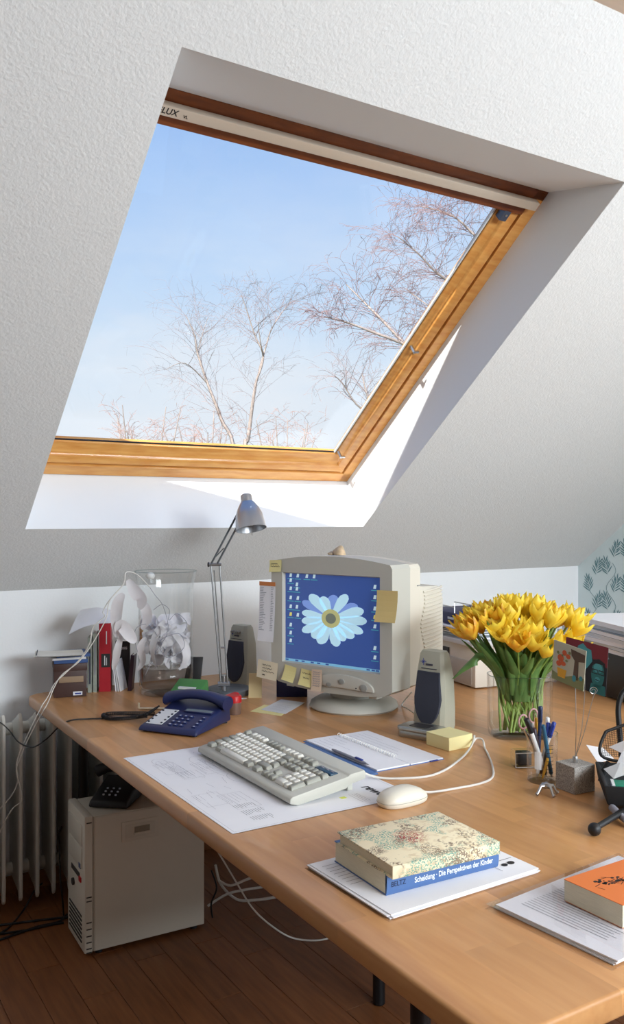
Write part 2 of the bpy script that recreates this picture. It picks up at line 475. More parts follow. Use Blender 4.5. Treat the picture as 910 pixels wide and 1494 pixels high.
for (sy, zs) in ((3.10, (1.035, .945, .855, .76)), (2.985, (1.13, 1.04, .95, .86, .77)), (2.865, (1.22, 1.13, 1.04, .95, .86)), (2.745, (1.30, 1.21, 1.12, 1.03, .94))):
    for k, z in enumerate(zs):
        frond(sy + (.02 if k % 2 else -.02), z, .085, (-.25 if k % 2 == 0 else .25))
    pth = [(XR - .001, sy + .03 * math.sin(z * 34), z) for z in [.74 + .02 * i for i in range(int((zs[0] - .74) / .02))]]
    MB().tube(pth, .0010, 4).build('stem_print', 'leaf_paint', wall_right)

# ================================================================== objects
mat('black_metal', (24, 24, 26), .4, metal=.3)
mat('black_plastic', (26, 27, 30), .5)
mat('beige_case', (206, 200, 186), .55, vary=.02, vscale=3)
mat('beige_panel', (212, 206, 192), .55)
mat('grip_tan', (132, 122, 106), .6)
mat('slot_dark', (52, 48, 44), .7)
mat('rad_white', (214, 214, 208), .45, vary=.03, vscale=6)
mat('red_mark', (190, 30, 36), .5)
mat('blue_mark', (60, 84, 130), .5)
mat('crt_front', (190, 189, 180), .5, bump=.05, bscale=900, bdist=.0005)
mat('crt_body', (216, 210, 196), .5, bump=.05, bscale=900, bdist=.0005)
mat('crt_bezel', (150, 152, 148), .5)
mat('screen_blue', (58, 84, 150), .12, emit=.42)
mat('petal_white', (176, 214, 232), .2, emit=.55)
mat('petal_shade', (120, 150, 215), .2, emit=.5)
mat('flower_eye', (176, 176, 122), .2, emit=.5)
mat('flower_core', (112, 120, 108), .2, emit=.4)
mat('icon_white', (190, 214, 225), .2, emit=.5)
mat('icon_teal', (70, 150, 170), .2, emit=.5)
mat('icon_yellow', (205, 200, 110), .2, emit=.5)
mat('taskbar', (120, 175, 205), .2, emit=.5)
mat('note_yellow', (232, 222, 156), .8)
mat('note_tan', (214, 190, 128), .8)
mat('note_cream', (236, 226, 200), .8)
mat('note_pink', (222, 200, 176), .8)
mat('paper', (240, 241, 246), .8, vary=.01, vscale=20)
mat('paper_grey', (216, 218, 220), .8)
mat('paper_old', (232, 230, 222), .8, vary=.03, vscale=30)
mat('ink_grey', (150, 152, 164), .8)
mat('ink_dark', (70, 72, 84), .8)
mat('ink_blue', (40, 58, 140), .7)
mat('orange_strip', (206, 128, 72), .7)
mat('kb_case', (196, 196, 186), .5)
mat('kb_light', (226, 226, 218), .45)
mat('kb_grey', (160, 161, 152), .45)
mat('kb_panel', (40, 72, 96), .3)
mat('mouse_white', (226, 222, 208), .4)
mat('cable_white', (222, 220, 214), .5)
mat('cable_black', (22, 22, 24), .5)
mat('phone_blue', (34, 42, 84), .38)
mat('phone_key', (40, 50, 96), .35)
mat('phone_dot', (15, 18, 40), .5)
mat('key_mark', (196, 204, 220), .5)
mat('lcd', (120, 132, 140), .25)
mat('silver_lamp', (176, 178, 182), .32, metal=.75)
mat('lamp_rod', (168, 170, 172), .3, metal=.85)
mat('white_enamel', (235, 235, 230), .4)
mat('lamp_base', (98, 104, 108), .5, metal=.3)
mat('speaker_case', (180, 180, 164), .5)
mat('speaker_cloth', (58, 62, 76), .85, bump=.3, bscale=1500, bdist=.0005)
mat('speaker_grey', (148, 148, 140), .5)

def MT(x, y, z): return Matrix.Translation((x, y, z))
DZ = .73

# ------------------------------------------------------------------ desk
desk = thing('desk', 'large beech desk with a laminated wooden top on black legs', 'desk', (0, 0, 0))
DB = 3.045; TK = .036
def dxl(y): return .7045 + .0095 * y
def dyn(x): return .741
rnd = random.Random(11)
SW = .0535; NC = 41
for k in range(NC):
    cuts = [None]; y = dyn(0) + .14 + rnd.random() * .45
    while y < DB - .12:
        cuts.append(y); y += rnd.uniform(.38, .72)
    cuts.append(DB)
    for q in range(len(cuts) - 1):
        b = []
        for (xx, yy) in ((k * SW, cuts[q]), ((k + 1) * SW, cuts[q]), ((k + 1) * SW, cuts[q + 1]), (k * SW, cuts[q + 1])):
            if yy is None:
                X_ = dxl(.741) + xx; Y_ = dyn(X_)
            else:
                Y_ = yy; X_ = dxl(Y_) + xx
            b.append((X_, Y_))
        if k == 0 and q == 0:
            b = [(b[0][0] + .012, b[0][1]), b[1], b[2], b[3], (b[0][0], b[0][1] + .014)]
        if k == 0 and q == len(cuts) - 2:
            b = b[:3] + [(b[3][0] + .03, b[3][1]), (b[3][0], b[3][1] - .03)]
        bm = bmesh.new()
        lo_ = [bm.verts.new((p[0], p[1], DZ - TK)) for p in b]; hi_ = [bm.verts.new((p[0], p[1], DZ)) for p in b]
        n_ = len(b)
        bm.faces.new(list(reversed(lo_))); bm.faces.new(hi_)
        for i in range(n_): bm.faces.new((lo_[i], lo_[(i + 1) % n_], hi_[(i + 1) % n_], hi_[i]))
        ed = []
        for e_ in bm.edges:
            v0, v1 = e_.verts
            if abs(v0.co.z - v1.co.z) > 1e-6: continue
            mid = (v0.co + v1.co) / 2
            if (k == 0 and abs(mid.x - dxl(mid.y)) < .02 and abs(v0.co.y - v1.co.y) > .008) or (q == 0 and mid.y - dyn(mid.x) < .012 and abs(v0.co.x - v1.co.x) > .005) or (k == 0 and q == len(cuts) - 2 and abs(mid.y - DB) < .02):
                ed.append(e_)
        if ed: bmesh.ops.bevel(bm, geom=ed, offset=.006, segments=3, affect='EDGES', profile=.5, clamp_overlap=True)
        me = bpy.data.meshes.new('stave'); bm.to_mesh(me); bm.free()
        for p in me.polygons: p.use_smooth = True
        me.set_sharp_from_angle(angle=R(32))
        me.materials.append(M('beech'))
        inst('stave', me, desk)
for (x, y) in ((.895, 2.93), (.893, 1.11), (1.411, 1.935), (2.75, .75), (2.8, 2.9)):
    MB().lathe([(.013, 0), (.017, .004), (.017, DZ - TK)], 16, MT(x, y, 0)).build('leg', 'black_metal', desk, smooth=40)
MB().box(.84, .92, 1.5, 2.9, DZ - TK - .025, DZ - TK).box(1.37, 1.45, 1.0, 2.9, DZ - TK - .025, DZ - TK).build('support_bar', 'black_metal', desk)

# ------------------------------------------------------------------ radiator
rad = thing('radiator', 'white sectional column radiator below the desk end', 'radiator', (0, 0, 0))
sec = MB()
prof = [(3.022, .035), (3.04, .065), (3.12, .085), (3.165, .10), (3.165, .60), (3.13, .625), (3.07, .650), (3.03, .672), (3.012, .645), (3.012, .05)]
sec.prism(prof, -.006, .006, mgx)
s0 = sec.build('section', 'rad_white', rad, bevel=.004)
for i in range(14):
    o = s0 if i == 0 else inst('section', s0.data, rad)
    o.location = (.485 + i * .0555, 0, 0)
for z in (.115, .60):
    MB().cyl((.46, 3.125, z), (1.235, 3.125, z), .021, n=14).build('header_pipe', 'rad_white', rad, smooth=40)
for i in (1, 12):
    MB().box(.485 + i * .0555 - .02, .485 + i * .0555 + .02, 3.12, YW, .30, .34).build('wall_bracket', 'rad_white', rad)

# ------------------------------------------------------------------ computer tower
pc = thing('computer_tower', 'beige desktop computer tower standing on the floor under the desk', 'computer', (.797, 2.605, 0), R(-2))
W_, D_, H_ = .392, .195, .428       # x: front to back, y: width
MB().box(.028, W_, 0, D_, .012, H_ - .004).build('body', 'beige_case', pc, bevel=.003)
MB().box(.032, W_ - .004, -.003, .002, .016, H_ - .008).build('side_panel', 'beige_panel', pc, bevel=.0015)
fb = MB().box(0, .027, -.004, D_ + .002, .010, H_).build('front_bezel', 'beige_panel', pc, bevel=.006)
MB().box(-.003, .004, .02, D_ - .02, .33, .395).build('drive_cover', 'beige_case', fb, bevel=.002)
MB().box(-.003, .004, .02, D_ - .02, .262, .325).build('drive_cover', 'beige_case', fb, bevel=.002)
MB().box(-.002, .004, .05, D_ - .05, .225, .24).build('floppy_slot', 'slot_dark', fb)
MB().box(-.004, .004, .03, .05, .218, .232).build('sticker', 'red_mark', fb)
MB().box(-.004, .004, .03, .05, .26, .275).build('sticker', 'blue_mark', fb)
MB().cyl((-.006, .12, .19), (.004, .12, .19), .011, n=16).build('power_button', 'slot_dark', fb)
for z in (.408, .182, .170, .105, .085, .064, .045, .026, .014):
    MB().box(.006, .022, -.0055, -.002, z - .0016, z + .0016).build('vent_slit', 'slot_dark', fb)
for i in range(7):
    MB().box(-.002, .004, .025, D_ - .025, .035 + i * .013, .040 + i * .013).build('grille_slot', 'slot_dark', fb)
lt = MB().box(.115, .235, -.006, 0, H_ - .098, H_ - .036).build('latch_plate', 'beige_panel', pc, bevel=.002)
MB().box(.128, .222, -.0075, -.0045, H_ - .088, H_ - .046).build('latch_recess', 'beige_case', lt, bevel=.001)
MB().box(.155, .205, -.0085, -.006, H_ - .079, H_ - .055).build('latch_grip', 'grip_tan', lt, bevel=.001)
MB().box(.154, .206, -.0125, -.008, H_ - .079, H_ - .073).build('latch_lip', 'beige_panel', lt)
for (x, y) in ((.05, .02), (.05, D_ - .02), (W_ - .03, .02), (W_ - .03, D_ - .02)):
    MB().cyl((x, y, 0), (x, y, .014), .012, n=12).build('foot', 'black_plastic', pc)

# black telephone set down on the tower
bp_ = thing('telephone', 'old black telephone resting on top of the computer tower', 'telephone', (.93, 2.70, .4285), R(-40))
MB().hexa([(-.065, -.075, 0), (.065, -.075, 0), (.065, .085, 0), (-.065, .085, 0)], [(-.06, -.07, .02), (.06, -.07, .02), (.06, .08, .06), (-.06, .08, .06)]).build('base', 'black_plastic', bp_, bevel=.006)
MB().tube([(-.085, .055, .075), (-.05, .055, .09), (0, .055, .095), (.05, .055, .09), (.085, .055, .075)], [.02, .017, .014, .017, .02], 10).build('handset', 'black_plastic', bp_, smooth=50)
for i in range(3):
    for j in range(3):
        MB().box(-.03 + i * .02, -.024 + i * .02, -.04 + j * .018, -.036 + j * .018, .028 + j * .0045, .0325 + j * .0045).build('button', 'key_mark', bp_)

# ------------------------------------------------------------------ CRT monitor
BX, BY = 1.578, 2.300
mo = thing('crt_monitor', 'big beige CRT monitor showing a white daisy on a blue desktop', 'monitor', (BX, BY, DZ), R(-69.7))
# foot
MB().lathe([(0, 0), (.136, 0), (.142, .006), (.138, .018), (.118, .03), (.085, .036), (.07, .038), (0, .038)], 48).build('foot', 'crt_front', mo, smooth=45)
MB().lathe([(.075, .034), (.08, .05), (.11, .075), (.12, .085), (0, .085)], 36).build('swivel', 'crt_front', mo, smooth=45)
FYM = -.135; HW = .232; Z0, Z1, ARC = .074, .466, .020
SX, SZ0, SZ1 = .188, .142, .430
def arch(hw, z0, z1, arc, n=12, cr=.012):
    pts = [(-hw, z0 + .02), (-hw + .03, z0 + .004), (-.12, z0 - .006), (0, z0 - .010), (.12, z0 - .006), (hw - .03, z0 + .004), (hw, z0 + .02)]
    pts += [(hw, z1 - cr)]
    for i in range(n + 1):
        a = 1 - 2 * i / n
        pts.append((a * (hw - cr * .6), z1 + arc * (1 - a * a)))
    pts.append((-hw, z1 - cr))
    return pts
out0 = arch(HW, Z0, Z1, ARC)
# front frame: ring round the screen plus side walls
fr = MB()
inn = []
cx_, cz_ = 0, (SZ0 + SZ1) / 2
for (x, z) in out0:
    dx, dz = x - cx_, z - cz_
    t = min(SX / abs(dx) if abs(dx) > 1e-9 else 9e9, (SZ1 - cz_) / abs(dz) if abs(dz) > 1e-9 else 9e9)
    inn.append((cx_ + dx * t, cz_ + dz * t))
# add exact corners
ring_o, ring_i = [], []
for i, (o_, i_) in enumerate(zip(out0, inn)):
    ring_o.append(o_); ring_i.append(i_)
    i2 = inn[(i + 1) % len(inn)]; o2 = out0[(i + 1) % len(out0)]
    for c_ in ((SX, SZ0), (SX, SZ1), (-SX, SZ1), (-SX, SZ0)):
        on1 = abs(abs(i_[0] - cx_) - SX) < 1e-6; on2 = abs(abs(i2[0] - cx_) - SX) < 1e-6
        if on1 != on2 and min(i_[0], i2[0]) - 1e-6 <= c_[0] <= max(i_[0], i2[0]) + 1e-6 and min(i_[1], i2[1]) - 1e-6 <= c_[1] <= max(i_[1], i2[1]) + 1e-6:
            ring_o.append(((o_[0] + o2[0]) / 2, (o_[1] + o2[1]) / 2)); ring_i.append(c_)
n_ = len(ring_o)
vs = [(x, FYM, z) for x, z in ring_o] + [(x, FYM + .002, z) for x, z in ring_i] + [(x * .975, FYM + .014, cz_ + (z - cz_) * .975) for x, z in ring_i] + [(x * 1.0, FYM + .10, z) for x, z in ring_o]
fs = []
for i in range(n_):
    j = (i + 1) % n_
    fs += [(i, j, n_ + j, n_ + i), (n_ + i, n_ + j, 2 * n_ + j, 2 * n_ + i), (j, i, 3 * n_ + i, 3 * n_ + j)]
fs.append(tuple(3 * n_ + i for i in range(n_)))
fr.add(vs, fs)
bezel = fr.build('front_bezel', 'crt_front', mo, smooth=28)
# housing behind the bezel
def sect(hw, z0, z1, arc, y): return [(x, y, z) for x, z in arch(hw, z0, z1, arc)]
hs_ = MB()
S_ = [sect(HW - .003, Z0 + .003, Z1 - .003, ARC, FYM + .102), sect(HW - .004, Z0 + .003, Z1 - .003, ARC, FYM + .165), sect(HW - .016, Z0 + .012, Z1 - .016, ARC, FYM + .178)]
k_ = len(S_[0])
hs_.add([p for s__ in S_ for p in s__], [(a * k_ + i, a * k_ + (i + 1) % k_, (a + 1) * k_ + (i + 1) % k_, (a + 1) * k_ + i) for a in range(2) for i in range(k_)] + [tuple(2 * k_ + i for i in range(k_)), tuple(reversed(range(k_)))])
hs_.build('housing', 'crt_body', mo, smooth=30)
MB().box(HW - .005, HW - .0015, FYM + .145, FYM + .16, Z1 - .07, Z1 - .067).build('moulding_mark', 'crt_bezel', mo)
rh = MB()
S_ = [sect(HW - .035, Z0 + .02, Z1 - .075, .006, FYM + .178), sect(HW - .045, Z0 + .025, Z1 - .085, .006, FYM + .36), sect(HW - .075, Z0 + .05, Z1 - .12, .004, FYM + .43)]
rh.add([p for s__ in S_ for p in s__], [(a * k_ + i, a * k_ + (i + 1) % k_, (a + 1) * k_ + (i + 1) % k_, (a + 1) * k_ + i) for a in range(2) for i in range(k_)] + [tuple(2 * k_ + i for i in range(k_)), tuple(reversed(range(k_)))])
rear = rh.build('rear_housing', 'crt_body', mo, smooth=30)
for i in range(19):
    z = Z0 + .075 + i * .0125
    for sgn in (1, -1):
        x = HW - .0415
        MB().tube([(sgn * (x + .0035), FYM + .235 + .012 * math.sin(i * .5), z - .004), (sgn * (x + .001), FYM + .31, z), (sgn * (x - .0045), FYM + .36, z + .003), (sgn * (x - .025), FYM + .405, z + .002)], .0042, 6).build('louver', 'crt_body', rear, smooth=50)
# screen
sc_ = MB().add([(-SX * .975, FYM + .0135, cz_ - (cz_ - SZ0) * .975), (SX * .975, FYM + .0135, cz_ - (cz_ - SZ0) * .975), (SX * .975, FYM + .0135, cz_ + (SZ1 - cz_) * .975), (-SX * .975, FYM + .0135, cz_ + (SZ1 - cz_) * .975)], [(0, 1, 2, 3)]).build('screen', 'screen_blue', mo)
mxz = Matrix(((1, 0, 0, 0), (0, 0, 1, 0), (0, 1, 0, 0), (0, 0, 0, 1)))       # (x, z, y) -> local
LY = FYM + .0130
def flat(name, polys, m, lay=0):
    mb = MB()
    for p in polys: mb.prism(p, LY - lay * .0004 - .0002, LY - lay * .0004, mxz)
    return mb.build(name, m, sc_)
SWD, SHT = SX * .975 * 2, (SZ1 - SZ0) * .975
def sp_(u, v): return (-SWD / 2 + u * SWD, cz_ + SHT / 2 - v * SHT)        # u, v from the top left
fcx, fcz = sp_(.50, .475)
rnd = random.Random(5)
pet, pet2 = [], []
for k in range(17):
    a = 2 * PI * k / 17 + rnd.uniform(-.07, .07)
    l = rnd.uniform(.112, .142)
    wv = rnd.uniform(.0155, .0195)
    ring = [(t * l, wv * w) for t, w in ((0, .3), (.25, .6), (.5, 1.0), (.72, 1.25), (.88, 1.1), (.97, .6), (1.0, .2))]
    pl = [(r_, w) for r_, w in ring] + [(r_, -w) for r_, w in reversed(ring)]
    pts = [(fcx + r_ * math.cos(a) - w * math.sin(a), fcz + (r_ * math.sin(a) + w * math.cos(a)) * .62) for r_, w in pl]
    (pet2 if k in (4, 7, 2) else pet).append(pts)
flat('flower_shade', pet2, 'petal_shade', 1)
for i, p in enumerate(pet):
    flat('flower_petal', [p], 'petal_white', 2)
def disc(x, z, r, n=20, e=.8): return [(x + r * math.cos(2 * PI * i / n), z + r * e * math.sin(2 * PI * i / n)) for i in range(n)]
flat('flower_eye', [disc(fcx, fcz, .036)], 'flower_eye', 3)
flat('flower_core', [disc(fcx, fcz, .020)], 'flower_core', 4)
ic = [(u, v) for v, us in ((.035, (.06, .14, .24, .32)), (.09, (.06,)), (.135, (.13,)), (.185, (.06, .13)), (.29, (.06, .14)), (.39, (.06, .13)), (.48, (.06, .14)), (.60, (.06,)), (.69, (.06,)), (.78, (.06,)), (.11, (.945,)), (.22, (.945,)), (.34, (.945,)), (.43, (.945,)), (.53, (.945,)), (.76, (.945,)), (.86, (.945,))) for u in us]
for i, (u, v) in enumerate(ic):
    x, z = sp_(u, v); h_ = .0058
    a = [[(x - h_, z - h_ + .004), (x + h_ * .7, z - h_ + .004), (x + h_, z + h_ + .004), (x - h_ * .5, z + h_ + .004)]]
    ico = flat('desktop_icon', a, 'icon_yellow' if i in (12, 20, 24) else 'icon_white', 1)
    mb = MB().prism([(x - .013, z - .0085), (x + .013, z - .0085), (x + .013, z - .0060), (x - .013, z - .0060)], LY - .0006, LY - .0004, mxz)
    mb.build('icon_caption', 'icon_teal', ico)
p0, p1 = sp_(0, .972), sp_(1, 1.0)
tb = flat('taskbar', [[(p0[0], p1[1]), (p1[0], p1[1]), (p1[0], p0[1]), (p0[0], p0[1])]], 'taskbar', 1)
for u in (.02, .13, .2, .3, .37, .46, .88, .93, .97):
    x, z = sp_(u, .986); MB().prism([(x - .006, z - .0022), (x + .006, z - .0022), (x + .006, z + .0022), (x - .006, z + .0022)], LY - .0008, LY - .0006, mxz).build('task_button', 'screen_blue', tb)
# control panel below the screen
cp = [(.115 * math.cos(a) * 1.0 + .055, .086 + .042 * max(0, math.sin(a)) ** .8) for a in [PI * i / 24 for i in range(25)]]
cpo = MB().prism(cp, FYM - .006, FYM + .004, mxz).build('control_panel', 'crt_front', mo, bevel=.003)
MB().prism(disc(.055, .107, .011, e=.7), FYM - .009, FYM - .005, mxz).build('button', 'crt_bezel', cpo, bevel=.001)
MB().prism(disc(.135, .096, .014, e=.8), FYM - .008, FYM + .002, mxz).build('power_button', 'crt_bezel', cpo, bevel=.001)
MB().prism(disc(.005, .092, .010, e=.7), FYM - .007, FYM - .003, mxz).build('button', 'crt_bezel', cpo, bevel=.001)
MB().prism(disc(.108, .093, .002), FYM - .0075, FYM - .005, mxz).build('led', 'black_print', cpo)
for sgn in (-.17, .15):
    MB().box(sgn - .015, sgn + .015, FYM + .02, FYM + .05, Z0 - .012, Z0 + .01).build('underside_lug', 'crt_front', mo, bevel=.002)

# notes stuck on the monitor (each a thing of its own)
MM = Matrix.Translation((BX, BY, DZ)) @ Matrix.Rotation(R(-69.7), 4, 'Z')
def sticky(name, label, x, z, w, h, m, tilt=0, y=FYM - .0008, curl=.010, lines=(), face='front', mlines='ink_dark', cat='sticky note'):
    root = thing(name, label, cat)
    if face == 'front': loc = MM @ Matrix.Translation((x, y, z)) @ Matrix.Rotation(tilt, 4, 'Y')
    else: loc = MM @ Matrix.Translation((x, y, z)) @ Matrix.Rotation(R(90), 4, 'Z') @ Matrix.Rotation(tilt, 4, 'Y')
    root.matrix_world = loc
    rows = []
    for i in range(7):
        t = i / 6
        rows.append([(-w / 2 + w * j / 2, -curl * t * t, -h * t) for j in range(3)])
    mb = MB(); mb.grid(rows)
    rows2 = [[(p[0], p[1] + .0006, p[2]) for p in r] for r in rows]
    mb.grid(rows2)
    mb.build('sheet', m, root)
    for (x0, x1, zz) in lines:
        t = -zz / h
        yy = -curl * t * t - .0006
        wv = [(x0 + (x1 - x0) * q / 10, yy, zz + .0022 * math.sin(q * 2.3 + zz * 900)) for q in range(11)]
        MB().tube(wv, .0006, 4).build('handwriting', mlines, root)
    return root
sticky('sticky_note', 'yellow sticky note on the top corner of the monitor bezel', -.214, .468, .05, .038, 'note_yellow', R(-3), curl=.006, lines=((-.018, .01, -.012), (-.018, .018, -.020)))
sticky('sticky_note', 'blank yellow sticky note on the bezel below the screen', -.150, .132, .048, .048, 'note_yellow', R(8), curl=.012)
sticky('sticky_note', 'yellow sticky note with two handwritten lines below the screen', -.082, .127, .05, .05, 'note_yellow', R(6), curl=.012, lines=((-.018, .016, -.012), (-.012, .012, -.026)))
sticky('paper_slip', 'curled tan printed slip beside the sticky notes below the screen', -.040, .134, .040, .066, 'note_pink', R(-2), y=FYM - .0075, curl=.008, lines=tuple((-.014, .014, -.008 - .007 * i) for i in range(7)), mlines='ink_grey', cat='paper slip')
sticky('message_card', 'cream message card with handwriting pinned to the monitor corner', -.245, .138, .085, .058, 'note_cream', R(4), y=FYM - .002, curl=.004, lines=((-.022, .014, -.014), (-.022, .018, -.024), (-.022, .030, -.034), (-.018, -.008, -.046)), mlines='black_print', cat='card')
sticky('sticky_note', 'large tan sticky note folded round the monitor side edge', HW - .016, .392, .072, .092, 'note_tan', R(-1), y=FYM - .0015, curl=.018)
ls = sticky('price_list', 'narrow printed list with an orange heading hung on the monitor side', -.248, .395, .068, .192, 'paper', R(0), y=FYM - .001, curl=.012, cat='list')
MB().box(-.034, .034, -.0012, .0002, -.012, .001).build('heading_strip', 'orange_strip', ls)
rnd = random.Random(8)
lm = MB()
for i in range(26):
    zz = -.018 - i * .0055; t = -zz / .192; yy = -.012 * t * t - .0007
    lm.box(-.030, -.030 + rnd.uniform(.012, .026), yy - .0001, yy + .0001, zz - .0008, zz + .0008).box(.016, .016 + rnd.uniform(.006, .012), yy - .0001, yy + .0001, zz - .0008, zz + .0008)
lm.build('printed_rows', 'ink_grey', ls)
# small wooden-coloured figurine on top
fg = thing('shell_ornament', 'small tan seashell ornament lying on top of the monitor', 'ornament')
fg.matrix_world = MM @ Matrix.Translation((-.035, FYM + .10, Z1 + ARC - .003))
MB().lathe([(0, 0), (.02, .002), (.024, .010), (.016, .022), (.007, .032), (0, .036)], 14, Matrix.Translation((0, 0, 0)) @ Matrix.Rotation(.35, 4, 'Y'), sx=1.0, sy=.8).build('shell', mat('shell', (206, 180, 146), .6, vary=.2, vscale=70), fg, smooth=50)
MB().lathe([(0, 0), (.012, .002), (.014, .007), (.006, .012), (0, .013)], 12, Matrix.Translation((-.024, -.004, .001))).build('shell_lip', 'shell', fg, smooth=50)

# ------------------------------------------------------------------ keyboard
kb = thing('keyboard', 'grey wired computer keyboard lying on the printed plan sheet', 'keyboard', (.917, 1.806, DZ + .0016), R(-90.5))
KWD = .476
prof = [(0, .006), (0, .016), (.006, .020), (.016, .022), (.146, .042), (.151, .046), (.188, .050), (.192, .045), (.192, .030), (.178, .028), (.146, .022), (.142, .016), (.085, .008), (.02, .0)]
mkb = Matrix(((0, 0, 1, 0), (1, 0, 0, 0), (0, 1, 0, 0), (0, 0, 0, 1)))
MB().prism(prof, -KWD / 2, KWD / 2, mkb).build('case', 'kb_case', kb, bevel=.0025)
for sgn in (-1, 1):
    MB().box(sgn * .19 - .02, sgn * .19 + .02, .162, .176, 0, .032).build('foot', 'kb_case', kb, bevel=.002)
MB().box(-KWD / 2 + .02, KWD / 2 - .02, .01, .02, 0, .006).build('rubber_strip', 'black_plastic', kb)
def kz(y): return .0225 + (y - .016) * (.020 / .130)
KU = .0190
kmesh = {}
tilt = math.atan(.020 / .130)
def key(x, row_y, u, dep, m, tall=.0085):
    w = u * KU - .0016
    kk = (round(w, 4), dep, m)
    if kk not in kmesh:
        b = [(-w / 2, -dep / 2, 0), (w / 2, -dep / 2, 0), (w / 2, dep / 2, 0), (-w / 2, dep / 2, 0)]
        i_ = .0028
        t = [(-w / 2 + i_, -dep / 2 + .0025, tall), (w / 2 - i_, -dep / 2 + .0025, tall), (w / 2 - i_, dep / 2 - .0012, tall), (-w / 2 + i_, dep / 2 - .0012, tall)]
        o = MB().hexa(b, t).build('key', m, kb, bevel=.0008, seg=1)
        kmesh[kk] = o.data
    else:
        o = inst('key', kmesh[kk], kb)
    o.location = (x, row_y, kz(row_y) - .0005); o.rotation_euler = (tilt, 0, 0)
x0 = -KWD / 2 + .014
ry = [.028 + .0196 * i for i in range(5)] + [.028 + .0196 * 5 + .006]
L, G = 'kb_light', 'kb_grey'
rows = [
    [(1.5, G), (-1, 0), (1.5, G), (6.7, L), (1.5, G), (-.8, 0), (1.5, G)],
    [(1.25, G), (1, L)] + [(1, L)] * 10 + [(2.75, G)],
    [(1.75, G)] + [(1, L)] * 12 + [(1.25, G)],
    [(1.5, G)] + [(1, L)] * 12 + [(1.5, G)],
    [(1, L)] * 13 + [(2, G)],
    [(1, G), (-.9, 0)] + [(1, L)] * 4 + [(-.55, 0)] + [(1, G)] * 4 + [(-.55, 0)] + [(1, L)] * 4,
]
for r_, y in zip(rows, ry):
    x = x0
    for u, m in r_:
        if u < 0: x += -u * KU * .999; continue
        key(x + u * KU / 2, y, u, KU - .0014, m); x += u * KU
xn = x0 + 15 * KU + .008
for c_ in range(3):
    key(xn + (c_ + .5) * KU, ry[0], 1, KU - .0014, G)
    key(xn + (c_ + .5) * KU, ry[3], 1, KU - .0014, G)
    key(xn + (c_ + .5) * KU, ry[4], 1, KU - .0014, G)
    key(xn + (c_ + .5) * KU, ry[5], 1, KU - .0014, G)
key(xn + 1.5 * KU, ry[1], 1, KU - .0014, G)
xp = xn + 3 * KU + .008
for r_ in range(5):
    for c_ in range(4):
        if r_ == 0 and c_ == 1: continue
        if c_ == 3 and r_ in (0, 2): continue
        if r_ == 0 and c_ == 0: key(xp + KU, ry[0], 2, KU - .0014, L); continue
        if c_ == 3 and r_ in (1, 3):
            key(xp + 3.5 * KU, (ry[r_ - 1] + ry[r_]) / 2, 1, 2 * KU - .0014, G); continue
        key(xp + (c_ + .5) * KU, ry[r_], 1, KU - .0014, G if r_ == 4 else L)
MB().box(xp + .004, xp + 4 * KU - .004, .120, .140, .036, .0425).build('indicator_panel', 'kb_panel', kb, bevel=.001)
for i in range(3):
    MB().box(xp + .012 + i * .02, xp + .022 + i * .02, .132, .136, .0418, .0432).build('indicator_lamp', 'ink_grey', kb)

# ------------------------------------------------------------------ mouse and cables
ms_ = thing('computer_mouse', 'beige ball mouse on the bare wood beside the plan sheet', 'mouse', (1.135, 1.472, DZ), R(-86))
ML, MW, MH = .122, .066, .036
def mrow(zf, sc):
    return [(MW / 2 * sc * math.copysign(abs(math.cos(a)) ** .75, math.cos(a)), ML / 2 * sc * math.copysign(abs(math.sin(a)) ** .75, math.sin(a)), zf) for a in [2 * PI * i / 32 for i in range(32)]]
lev = [(0.0, .90), (.003, .97), (.010, 1.0), (.016, .985), (.024, .90), (.030, .74), (.034, .5), (.0355, .25)]
mb = MB(); vs = []
for zf, sc in lev:
    for (x, y, z) in mrow(zf, sc):
        vs.append((x, y, z * (1.0 - .25 * max(0, y / (ML / 2)) ** 2)))
vs.append((0, 0, .036)); n_ = 32; kk = len(lev)
mb.add(vs, [(i * n_ + j, i * n_ + (j + 1) % n_, (i + 1) * n_ + (j + 1) % n_, (i + 1) * n_ + j) for i in range(kk - 1) for j in range(n_)] + [((kk - 1) * n_ + j, (kk - 1) * n_ + (j + 1) % n_, kk * n_) for j in range(n_)] + [tuple(reversed(range(n_)))])
mb.build('body', 'mouse_white', ms_, smooth=60)
MB().tube([(-.027, .018, .0225), (-.012, .017, .0315), (0, .016, .0338), (.012, .017, .0315), (.027, .018, .0225)], .0007, 4).build('button_seam', 'kb_grey', ms_)
MB().tube([(0, .016, .0338), (0, .035, .0295), (0, .05, .0215)], .0007, 4).build('button_seam', 'kb_grey', ms_)
sm = [(MW / 2 * 1.002 * math.copysign(abs(math.cos(a)) ** .75, math.cos(a)), ML / 2 * 1.002 * math.copysign(abs(math.sin(a)) ** .75, math.sin(a)), .011) for a in [2 * PI * i / 40 for i in range(41)]]
MB().tube(sm, .0005, 4).build('shell_seam', 'kb_grey', ms_)
